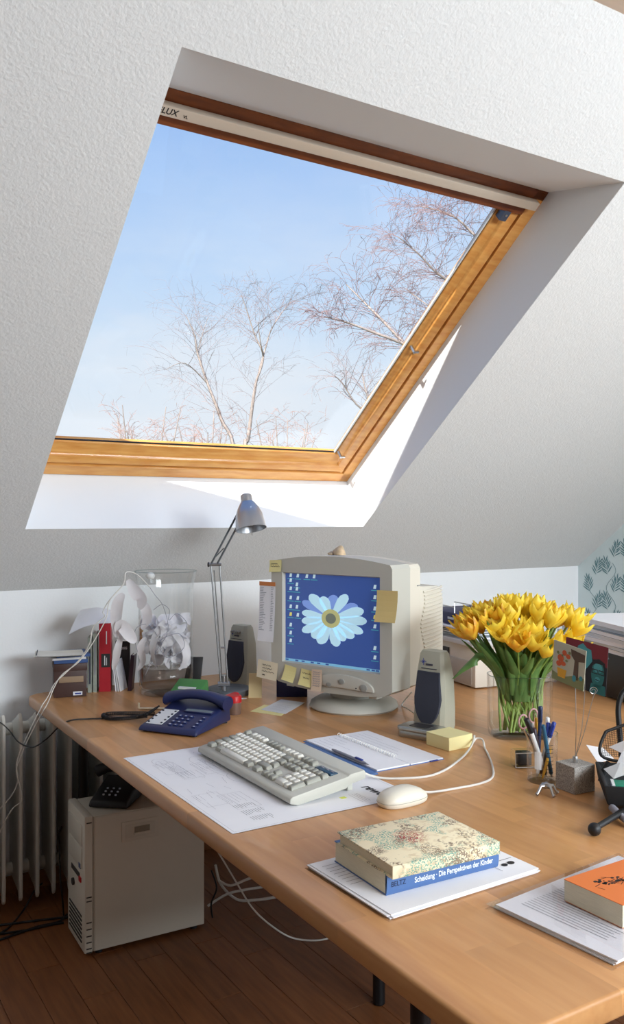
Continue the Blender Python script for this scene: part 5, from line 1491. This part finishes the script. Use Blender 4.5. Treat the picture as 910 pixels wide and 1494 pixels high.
# ------------------------------------------------------------------ granite photo holder and cards
gh = thing('photo_holder', 'rough granite cube with three wire clips for cards', 'photo holder', (1.519, 1.342, DZ), R(-4))
MB().box(-.0305, .0305, -.0295, .0295, 0, .060).build('granite_cube', 'granite', gh, bevel=.0012, seg=1)
MB().lathe([(0, .060), (.0055, .060), (.0055, .073), (.005, .074), (0, .074)], 16).build('ferrule', 'metal', gh, smooth=40)
GO = Vector((1.519, 1.342, DZ))
bpy.context.view_layer.update()
giv = gh.matrix_world.inverted()
def spiral(c, r0, r1, n, turns):
    sd = Vector((.851, -.5255, 0)); up = Vector((0, 0, 1)); c = Vector(c)
    return [c + (sd * math.cos(turns * 2 * PI * i / n) + up * math.sin(turns * 2 * PI * i / n)) * (r0 + (r1 - r0) * i / n) for i in range(n + 1)]
for pts in ([(1.519, 1.342, DZ + .07), (1.489, 1.313, 0.88), (1.488, 1.314, 0.964), (1.487, 1.315, 0.992)],
            [(1.519, 1.342, DZ + .07), (1.516, 1.32, 0.875), (1.522, 1.317, 0.96), (1.522, 1.317, 0.989)],
            [(1.519, 1.342, DZ + .07), (1.528, 1.325, 0.858), (1.541, 1.317, 0.918), (1.546, 1.313, 0.941)] + spiral((1.545, 1.314, 0.952), .009, .003, 16, 1.5)):
    MB().tube([giv @ Vector(p) for p in smoothpath(pts, 3)], .0008, 6).build('wire_clip', 'metal', gh, smooth=60)
def card(name, label, tl, tr_, br, m_front, bits):
    tl, tr_, br = Vector(tl), Vector(tr_), Vector(br)
    ex = tr_ - tl; w = ex.length; ey = br - tr_; h = ey.length
    mtx = frame_m(tl, ex, -ey)
    o = thing(name, label, 'card'); o.matrix_world = mtx
    MB().box(0, w, -h, 0, -.0010, 0).build('card', m_front, o)
    for (nm, m, polys, lay) in bits:
        mb = MB()
        for p in polys: mb.prism([(x * w, -y * h) for x, y in p], lay * .0002, lay * .0002 + .0002)
        mb.build(nm, m, o)
    return o
def el(x, y, rx, ry, n=14): return [(x + rx * math.cos(2 * PI * i / n), y + ry * math.sin(2 * PI * i / n)) for i in range(n)]
card('picture_card', 'pale green illustrated card clipped to the wire holder', (1.498, 1.384, 1.061), (1.473, 1.271, 1.052), (1.471, 1.272, 0.964), 'card_back',
     [('meadow', 'card_green', [[(0, .78), (.35, .86), (.62, .74), (1, .70), (1, 1), (0, 1)]], 1), ('tree', 'card_brown', [[(.55, .08), (.98, .12), (.98, .30), (.80, .34), (.82, .8), (.66, .8), (.68, .34), (.58, .24)]], 1),
      ('red_flowers', 'card_orange', [el(.25, .40, .10, .09), el(.36, .24, .07, .07), el(.48, .30, .07, .06), el(.20, .55, .08, .07), el(.34, .52, .08, .06)], 2), ('yellow_basket', 'card_yellow', [[(.16, .66), (.46, .66), (.42, .88), (.20, .88)]], 2),
      ('leaf_spots', 'card_green', [el(.16, .28, .04, .04), el(.52, .20, .04, .04), el(.44, .42, .04, .03), el(.30, .32, .03, .03)], 3), ('blue_spot', 'card_teal', [el(.70, .78, .06, .08), el(.90, .72, .05, .06)], 2)])
card('picture_card', 'dark red and teal portrait postcard clipped to the wire holder', (1.595, 1.436, 1.054), (1.582, 1.303, 1.046), (1.58, 1.304, 0.935), 'card_dark',
     [('red_field', 'card_red', [[(0, 0), (1, 0), (1, .42), (.72, .36), (.5, .12), (.2, .16), (0, .3)]], 1),
      ('teal_hand', 'card_teal', [[(.30, .12), (.42, .04), (.52, .12), (.62, .14), (.66, .36), (.55, .52), (.42, .66), (.30, .58)]], 2),
      ('teal_face', 'card_teal2', [el(.80, .60, .15, .28, 20), [(.66, .80), (.98, .80), (.99, 1.0), (.62, 1.0)]], 2),
      ('face_light', 'card_teal', [el(.80, .47, .10, .10), el(.80, .70, .06, .05)], 3),
      ('glasses', 'card_dark', [[(.67, .50), (.79, .50), (.79, .52), (.67, .52)], [(.82, .50), (.95, .50), (.95, .52), (.82, .52)], [(.67, .58), (.79, .58), (.79, .595), (.67, .595)], [(.82, .58), (.95, .58), (.95, .595), (.82, .595)], [(.66, .50), (.68, .50), (.68, .595), (.66, .595)], [(.785, .50), (.80, .50), (.80, .595), (.785, .595)], [(.815, .50), (.83, .50), (.83, .595), (.815, .595)], [(.94, .50), (.955, .50), (.955, .595), (.94, .595)]], 4),
      ('hair', 'card_dark', [[(.64, .46), (.68, .32), (.82, .28), (.95, .34), (.97, .46), (.90, .38), (.75, .38)]], 4),
      ('mouth', 'card_dark', [[(.75, .70), (.86, .71), (.85, .725), (.76, .72)]], 4)])
# sheet lying behind the granite cube
leaf_paper('paper_corner', 'white paper sheet poking out of the black chair organizer', [(1.687, 1.456, 0.75)[:2], (1.633, 1.375, 0.75)[:2], (1.682, 1.37, 0.75)[:2], (1.708, 1.422, 0.75)[:2]], 'paper', z=DZ + .05).rotation_euler = (R(8), R(-6), 0)

# ------------------------------------------------------------------ chair-shaped organizer
og = thing('desk_organizer', 'black desk organizer shaped like a small mesh office chair with ball feet', 'organizer', (1.545, 1.195, DZ))
OO = Vector((1.545, 1.195, DZ))
def ov(p): return Vector(p) - OO
A, B, C, D4 = Vector((1.560, 1.322, 0)), Vector((1.432, 1.190, 0)), Vector((1.570, 1.050, 0)), Vector((1.700, 1.180, 0))
cen = (A + B + C + D4) / 4
def ring(f, z): return [ov((cen + (p - cen) * f) + Vector((0, 0, DZ + z))) for p in (A, B, C, D4)]
mb = MB()
r0, r1, r2, r3 = ring(.74, .010), ring(.93, .022), ring(1.0, .062), ring(.93, .062)
r4 = ring(.80, .036)
vs = r0 + r1 + r2 + r3 + r4
fs = [(3, 2, 1, 0)] + [(k * 4 + i, k * 4 + (i + 1) % 4, (k + 1) * 4 + (i + 1) % 4, (k + 1) * 4 + i) for k in range(4) for i in range(4)] + [(16, 17, 18, 19)]
mb.add(vs, fs); mb.build('seat_tray', 'seat_black', og, bevel=.006, seg=2)
fr_pts = [(1.545, 1.279, 0.869), (1.532, 1.281, 0.847), (1.525, 1.279, 0.829), (1.533, 1.274, 0.815), (1.561, 1.251, 0.808), (1.6, 1.222, 0.817), (1.614, 1.219, 0.869), (1.608, 1.228, 0.897), (1.581, 1.257, 0.884), (1.545, 1.279, 0.869)]
MB().tube([ov(p) for p in smoothpath(fr_pts, 3)], .0035, 8).build('armrest_frame', 'mesh_black', og, smooth=60)
mm = MB()
pA, pB, pC, pD = Vector((1.541, 1.279, 0.867)), Vector((1.611, 1.227, 0.893)), Vector((1.603, 1.221, 0.816)), Vector((1.531, 1.278, 0.819))
for i in range(25):
    t = i / 24
    mm.tube([ov(pA.lerp(pB, t)), ov(pD.lerp(pC, t))], .00045, 3, caps=False)
for i in range(15):
    t = i / 14
    mm.tube([ov(pA.lerp(pD, t)), ov(pB.lerp(pC, t))], .00045, 3, caps=False)
mo_ = mm.build('mesh_panel', 'mesh_black', og); mo_['kind'] = 'stuff'
MB().tube([ov(p) for p in smoothpath([(1.542, 1.269, 0.805), (1.528, 1.272, 0.787), (1.519, 1.272, 0.766)], 4)], [.006] * 9, 8).build('armrest_post', 'mesh_black', og, smooth=60)
MB().tube([ov(p) for p in smoothpath([(1.624, 1.3, 0.788), (1.627, 1.31, 0.863), (1.63, 1.315, 0.901), (1.64, 1.315, 0.931), (1.66, 1.308, 0.953)], 5)], .0062, 8).build('back_post', 'mesh_black', og, smooth=60)
hubp = ov((cen.x, cen.y, DZ + .020))
for k in range(5):
    a = math.atan2(1.128 - cen.y, 1.330 - cen.x) + k * 2 * PI / 5
    L_ = math.hypot(1.128 - cen.y, 1.330 - cen.x)
    tip = Vector((hubp.x + L_ * math.cos(a), hubp.y + L_ * math.sin(a), .0135))
    if k in (1, 4): tip = hubp + (tip - hubp) * .28; tip.z = .0135
    lg = MB().tube([hubp, tip], [.008, .0055], 8).build('foot_arm', 'mesh_black', og, smooth=60)
    MB().ball((tip.x, tip.y, .0125), .0125, 16).build('ball_foot', 'mesh_black', lg, smooth=60)
# contents of the organizer
for nm, lab, cat, c_, m in (('memo_slip', 'white memo slip lying on top in the chair organizer', 'paper', [(1.518, 1.249, 0.846), (1.553, 1.203, 0.877), (1.532, 1.17, 0.867), (1.506, 1.209, 0.845)], 'paper'),
                       ('memo_slip', 'folded white paper wedged upright in the chair organizer', 'paper', [(1.516, 1.238, 0.793), (1.543, 1.233, 0.84), (1.559, 1.199, 0.836), (1.53, 1.194, 0.792)], 'paper'),
                       ('striped_card', 'striped white card in the chair organizer', 'card', [(1.508, 1.255, 0.799), (1.531, 1.229, 0.816), (1.53, 1.194, 0.806), (1.494, 1.217, 0.79)], 'paper_grey')):
    o = thing(nm, lab, cat, c_[0])
    c0 = Vector(c_[0]); pts = [Vector(p) - c0 for p in c_]
    nrm = (pts[1] - pts[0]).cross(pts[2] - pts[0]).normalized() * .0008
    MB().hexa(pts, [p + nrm for p in pts]).build('sheet', m, o)
tb_ = thing('teal_carton', 'small teal and white carton in the chair organizer', 'carton', (1.489, 1.196, 0.776), R(-45))
MB().box(-.012, .05, -.02, .02, -.012, .012).build('carton', 'teal_box', tb_, bevel=.001)
MB().box(-.018, -.012, -.0205, .0205, -.0125, .0125).build('end_flap', 'paper_grey', tb_)
sb_ = thing('silver_holder', 'silver grey tube lying against the chair organizer', 'tube', (1.436, 1.153, 0.748))
c0 = Vector((1.436, 1.153, 0.748))
MB().tube([Vector((1.449, 1.185, 0.747)) - c0, Vector((1.436, 1.153, 0.742)) - c0, Vector((1.418, 1.111, 0.739)) - c0], .0075, 10).build('tube', 'ink_grey', sb_, smooth=60)

# ------------------------------------------------------------------ printer, black device, piles at the back
pr = thing('printer', 'cream white laser printer standing behind the tulips', 'printer', (2.095, 2.300, DZ), R(-9))
MB().box(0, .36, 0, .34, .004, .150).build('body', 'printer_white', pr, bevel=.004)
MB().box(-.003, .004, .02, .30, .010, .095).build('front_tray', 'printer_shade', pr, bevel=.002)
MB().box(-.004, .004, .17, .30, .098, .125).build('output_slot', 'device_black', pr)
MB().box(.075, .079, -.002, .002, .006, .148).build('panel_seam', 'printer_shade', pr)
MB().box(-.02, .38, -.012, .35, .150, .168).build('lid', 'paper_grey', pr, bevel=.003)
for (x, y) in ((.03, .03), (.33, .03), (.03, .31), (.33, .31)):
    MB().box(x - .012, x + .012, y - .012, y + .012, 0, .006).build('foot', 'device_black', pr)
zz = DZ + .1685; rnd = random.Random(6)
labs = ['pale grey document pile lying directly on the printer lid', 'silver grey document tray in the middle of the printer pile', 'white document pile under the navy folder on the printer']
for i in range(3):
    t = thing('document_pile', labs[i], 'papers', (2.10 - .01 * i, 2.305 + .012 * i, zz), R(-9 + 2 * i), 'document piles on the printer')
    h_ = (.016, .012, .014)[i]
    for k in range(3):
        o = MB().box(0, .33, 0, .30, k * h_ / 3, (k + 1) * h_ / 3 - .0006).build('bundle', ('paper_grey', 'paper', 'lcd')[(i + k) % 3], t); o.location = (rnd.uniform(-.01, .01), rnd.uniform(-.01, .01), 0)
    zz += h_ + .0004
nf = thing('navy_folder', 'navy blue letter tray with a wire clip on the printer pile', 'folder', (2.10, 2.40, zz), R(-12))
MB().box(0, .26, 0, .25, 0, .045).build('tray', 'navy_box', nf, bevel=.003)
MB().box(-.0015, .002, .02, .07, .020, .028).build('label', 'paper_grey', nf)
MB().tube([(.0, .02, .045), (.0, .02, .066), (.0, .20, .066), (.0, .20, .045)], .0022, 6).tube([(.10, .02, .045), (.10, .02, .066), (.10, .20, .066), (.10, .20, .045)], .0022, 6).build('wire_frame', 'metal', nf, smooth=50)
bd_ = thing('black_device', 'flat black electronic device carrying the magazine pile', 'device', (2.322, 1.80, DZ), R(-18.8))
MB().box(0, .36, 0, .52, .004, .152).build('case', 'device_black', bd_, bevel=.003)
MB().box(-.001, .002, .16, .20, .130, .135).build('logo', 'lcd', bd_)
for (x, y) in ((.03, .03), (.33, .03), (.03, .49), (.33, .49)):
    MB().box(x - .012, x + .012, y - .012, y + .012, 0, .006).build('foot', 'device_black', bd_)
zz = DZ + .1525; rnd = random.Random(12)
mlab = ['lowest white magazine in the pile on the black device', 'second magazine up in the pile on the black device', 'third magazine up in the pile on the black device', 'fourth magazine up in the pile on the black device', 'fifth magazine up in the pile on the black device', 'sixth magazine up in the pile on the black device', 'topmost white magazine in the pile on the black device']
for i in range(7):
    t = thing('magazine', mlab[i], 'magazine', (2.32, 1.80, zz), R(-18.8 + rnd.uniform(-4, 4)), 'magazines piled on the black device')
    h_ = rnd.uniform(.010, .016); ox, oy = rnd.uniform(-.02, .012), rnd.uniform(.0, .03)
    MB().box(ox, ox + .32, oy, oy + .46, .0012, h_ - .0012).build('pages', 'paper_grey' if i % 2 else 'paper', t)
    MB().box(ox - .001, ox + .321, oy - .001, oy + .461, 0, .0012).box(ox - .001, ox + .321, oy - .001, oy + .461, h_ - .0012, h_).build('cover', ('paper', 'lcd', 'paper_grey')[i % 3], t)
    zz += h_ + .0003

# ------------------------------------------------------------------ cables
def cable(name, label, pts, r, m, cat='cable', group=None):
    p0 = Vector(pts[0])
    o = thing(name, label, cat, p0, 0, group)
    MB().tube([Vector(p) - p0 for p in smoothpath(pts, 6)], r, 6).build('cord', m, o, smooth=60)
    return o
zf = .0045
G_ = 'black cables on the floor under the radiator'
cable('power_cable', 'black cable running straight along the floor to the tower', [(0.585, 2.962, 0.0045), (0.686, 2.933, 0.0045), (0.769, 2.91, 0.0045), (0.832, 2.889, 0.0045)], .0038, 'cable_black', group=G_)
cable('power_cable', 'black cable looping in an arc below the radiator', [(0.56, 2.839, 0.0045), (0.647, 2.858, 0.0045), (0.727, 2.874, 0.0045), (0.793, 2.872, 0.0045), (0.833, 2.911, 0.0045)], .0038, 'cable_black', group=G_)
cable('power_cable', 'black cable lying closest to the open floor by the tower', [(0.573, 2.904, 0.0045), (0.632, 2.883, 0.0045), (0.693, 2.868, 0.0045), (0.758, 2.866, 0.0045), (0.807, 2.858, 0.0045)], .0038, 'cable_black', group=G_)
cable('power_cable', 'black cable climbing diagonally from the floor to the radiator foot', [(0.588, 2.873, 0.0045), (0.649, 2.922, 0.0045), (0.716, 3.02, 0.0045), (0.756, 3.036, 0.054), (0.783, 3.031, 0.078)], .0034, 'cable_black', group=G_)
cable('power_cable', 'thin black cable hanging down along the tower front', [(0.802, 2.866, 0.318), (0.796, 2.882, 0.288), (0.799, 2.88, 0.238), (0.801, 2.878, 0.147), (0.807, 2.875, 0.079), (0.822, 2.912, 0.0045)], .0030, 'cable_black')
cable('power_cable', 'short black cable end hanging beside the radiator', [(0.638, 3.073, 0.568), (0.653, 3.064, 0.521), (0.661, 3.059, 0.463)], .003, 'cable_black')
cable('network_cable', 'long white cable sagging under the desk to the floor', [(1.191, 2.555, 0.298), (1.209, 2.521, 0.259), (1.242, 2.465, 0.18), (1.271, 2.412, 0.113), (1.32, 2.382, 0.059), (1.38, 2.357, 0.016), (1.446, 2.321, 0.005), (1.51, 2.3, 0.011), (1.593, 2.307, 0.017)], .0028, 'cable_white')
cable('network_cable', 'thick white cable loop on the floor behind the tower', [(1.293, 2.728, 0.136), (1.309, 2.718, 0.069), (1.346, 2.671, 0.026), (1.395, 2.629, 0.028), (1.461, 2.588, 0.04), (1.541, 2.563, 0.05)], .0048, 'cable_white')
cable('network_cable', 'white cable with a plug beside the tower back', [(1.266, 2.65, 0.117), (1.301, 2.628, 0.099), (1.362, 2.626, 0.107), (1.436, 2.639, 0.105), (1.531, 2.639, 0.116)], .0042, 'cable_white')
cable('network_cable', 'white cable curving low behind the tower back', [(1.249, 2.696, 0.016), (1.312, 2.681, 0.047), (1.377, 2.664, 0.055), (1.464, 2.657, 0.052), (1.516, 2.661, 0.068)], .0042, 'cable_white')
cable('power_cable', 'black cable dangling behind the computer tower', [(1.238, 2.644, 0.158), (1.253, 2.634, 0.1), (1.238, 2.644, 0.048), (1.242, 2.642, -0.003)], .003, 'cable_black')

# ------------------------------------------------------------------ bare trees outside
mat('birch_bark', (166, 152, 144), .8, vary=.2, vscale=6)
mat('twig', (140, 112, 110), .8)
mat('twig_far', (150, 130, 128), .8)
def bare_tree(name, label, limbs, base, seed, tw, nsub, ltw, levels=3, thick=.02, twm='twig', reach=1.3, droop=.5, cat='tree', grp=None):
    rn = random.Random(seed)
    o = thing(name, label, cat, base, 0, grp)
    b0 = Vector(base)
    trunk = MB(); twigs = MB()
    def grow(p, d, L_, r, lev):
        n = 5; pts = [p.copy()]; dd = d.normalized()
        for i in range(n):
            dd = (dd + Vector((rn.gauss(0, .13), rn.gauss(0, .13), rn.gauss(0, .10) - droop * (.10 + .16 * (lev >= 2)) * (i / n + .2)))).normalized()
            pts.append(pts[-1] + dd * L_ / n)
        rr_ = [max(.0018, r * (1 - .75 * i / n)) for i in range(n + 1)]
        (twigs if lev >= 1 else trunk).tube(pts, rr_, 3 if lev >= 1 else 5, caps=False)
        if lev < levels:
            k = rn.randint(*nsub[min(lev, len(nsub) - 1)])
            for q in range(k):
                t = rn.uniform(.2, 1.0); f = t * n; i = min(n - 1, int(f)); pos = pts[i].lerp(pts[i + 1], f - i)
                tang = (pts[i + 1] - pts[i]).normalized()
                sdv = Vector((rn.gauss(0, 1), rn.gauss(0, 1), rn.gauss(0, .6))).normalized()
                nd = (tang * .75 + sdv * .75 + Vector((0, 0, .10))).normalized()
                grow(pos, nd, L_ * rn.uniform(.42, .68), r * .5, lev + 1)
    for pts, r0, r1, kk in limbs:
        P_ = smoothpath([Vector(p) - b0 for p in pts], 5); n = len(P_)
        rr_ = [r0 + (r1 - r0) * i / (n - 1) for i in range(n)]
        trunk.tube(P_, rr_, 6)
        for q in range(kk):
            t = rn.uniform(.25, 1.0) ** .8; f = t * (n - 1); i = min(n - 2, int(f)); pos = P_[i].lerp(P_[i + 1], f - i)
            tang = (P_[i + 1] - P_[i]).normalized()
            a = rn.uniform(0, 2 * PI)
            sdv = (Vector((math.cos(a), math.sin(a), rn.uniform(-.1, .5)))).normalized()
            grow(pos, tang * .5 + sdv * .8, ltw * reach * (1.15 - .6 * t) * rn.uniform(.6, 1.1), thick * (1.1 - .7 * t), 1)
    trunk.build('trunk', 'birch_bark', o, smooth=60)
    twigs.build('twigs', twm, o)
    return o
GZ = -4.6
def root(p, z=GZ): return (p[0], p[1], z)
tA = (11.796, 23.274, 2.017)
bare_tree('bare_birch', 'slim bare birch leaning beside the forked birch beyond the roof window', [([root(tA), (11.743, 23.306, 2.632), (11.342, 23.554, 4.272), (11.011, 23.759, 5.297), (10.749, 23.92, 6.22), (10.679, 23.964, 6.733), (10.47, 24.093, 7.307)], .070, .010, 34), ([(10.749, 23.92, 6.159), (11.014, 24.109, 6.899), (11.24, 24.205, 7.422)], .016, .006, 6), ([(11.011, 23.759, 5.297), (10.234, 23.651, 5.825), (9.53, 23.498, 5.54)], .02, .006, 8)], root(tA), 7, 0, [(3, 5), (2, 4), (2, 3)], 1.5, 3, .0095, 'twig_far', grp='bare trees outside')
tB = (8.899, 17.423, 1.847)
bare_tree('bare_birch', 'tall forked bare birch seen through the middle of the roof window', [([root(tB), (8.951, 17.391, 2.309), (9.03, 17.342, 3.078), (9.121, 17.286, 3.924), (9.187, 17.245, 4.385)], .062, .030, 18), ([(9.187, 17.245, 4.385), (9.318, 17.165, 4.923), (9.161, 17.262, 5.385), (8.984, 17.253, 5.823), (8.808, 17.244, 6.256)], .028, .006, 20), ([(9.239, 17.213, 4.616), (9.418, 17.22, 5.173), (9.572, 17.243, 5.581), (9.833, 17.199, 5.993), (10.043, 17.187, 6.252)], .022, .006, 18), ([(9.318, 17.165, 4.923), (9.123, 16.932, 5.171), (8.977, 16.787, 5.581)], .018, .006, 6)], root(tB), 19, 0, [(3, 5), (2, 4), (2, 3)], 1.15, 3, .0075, 'twig_far', grp='bare trees outside')
tC = (8.327, 7.786, 1.626)
bare_tree('bare_birch', 'large bare birch reaching in from beside the roof window', [
    ([root(tC), (8.268, 7.823, 2.667), (8.142, 7.9, 3.969), (7.972, 8.005, 5.01), (7.869, 8.069, 5.877)], .12, .035, 30),
    ([(8.216, 7.855, 3.014), (7.17, 8.03, 3.079), (6.616, 8.137, 3.292), (6.311, 8.208, 3.395), (5.976, 8.298, 3.496), (5.646, 8.384, 3.594), (5.369, 8.438, 3.635)], .034, .006, 44),
    ([(6.345, 8.187, 3.379), (6.198, 8.396, 3.661), (6.046, 8.607, 3.932), (5.926, 8.799, 4.166)], .022, .006, 16),
    ([(8.142, 7.9, 3.969), (7.31, 8.062, 4.066), (6.821, 8.129, 4.263), (6.547, 8.18, 4.481), (6.276, 8.23, 4.654)], .024, .005, 44),
    ([(8.068, 7.946, 4.402), (7.52, 8.167, 4.804), (7.161, 8.271, 5.071), (6.798, 8.495, 5.198)], .022, .005, 40),
    ([(7.972, 8.005, 5.01), (7.769, 8.248, 5.393), (7.651, 8.438, 5.677)], .018, .005, 30),
    ([(8.179, 7.877, 3.535), (7.72, 8.514, 3.684), (7.393, 8.95, 4.088), (7.146, 9.22, 4.386)], .02, .005, 32)], root(tC), 23, 0, [(3, 5), (2, 4), (2, 3)], .62, 3, .0055, 'twig', droop=.75, grp='bare trees outside')
tD = (8.939, 12.109, 1.73)
bare_tree('bare_birch', 'small bare birch low beside the pine sash of the roof window', [([root(tD), (8.899, 12.134, 2.44), (8.818, 12.184, 3.032), (8.687, 12.265, 3.446), (8.617, 12.308, 3.801)], .05, .008, 22), ([(8.818, 12.184, 3.032), (8.422, 12.193, 3.243), (8.168, 12.233, 3.577), (7.995, 12.222, 3.7)], .02, .006, 12)], root(tD), 31, 0, [(3, 4), (2, 3), (1, 3)], .85, 3, .009, 'twig_far', grp='bare trees outside')
mat('twig_red', (176, 132, 116), .8)
for px_, lab, sd, hh in (((7.978, 13.878, 2.009), 'dense reddish bare shrub just above the window sill', 3, 640), ((5.008, 13.362, 1.925), 'arching bare shrub low in the window beside the slope', 5, 628), ((6.322, 13.726, 1.967), 'spreading bare shrub under the two birches', 8, 630)):
    b0 = root(px_)
    limbs = []
    rn = random.Random(sd)
    topz = px_[2] + .75
    for k in range(9):
        a = rn.uniform(0, 2 * PI); sp2 = rn.uniform(.2, .8)
        e1 = (px_[0] + math.cos(a) * sp2, px_[1] + math.sin(a) * sp2, topz + rn.uniform(-.1, .5))
        limbs.append(([b0, (b0[0] + math.cos(a) * sp2 * .3, b0[1] + math.sin(a) * sp2 * .3, px_[2] - 1.5), (px_[0] + math.cos(a) * sp2 * .7, px_[1] + math.sin(a) * sp2 * .7, px_[2] + .2), e1], .03, .006, 9))
    bare_tree('bare_shrub', lab, limbs, b0, sd, 0, [(3, 4), (2, 3), (1, 2)], .55, 3, .007, 'twig_red', grp='bare shrubs outside', cat='shrub')
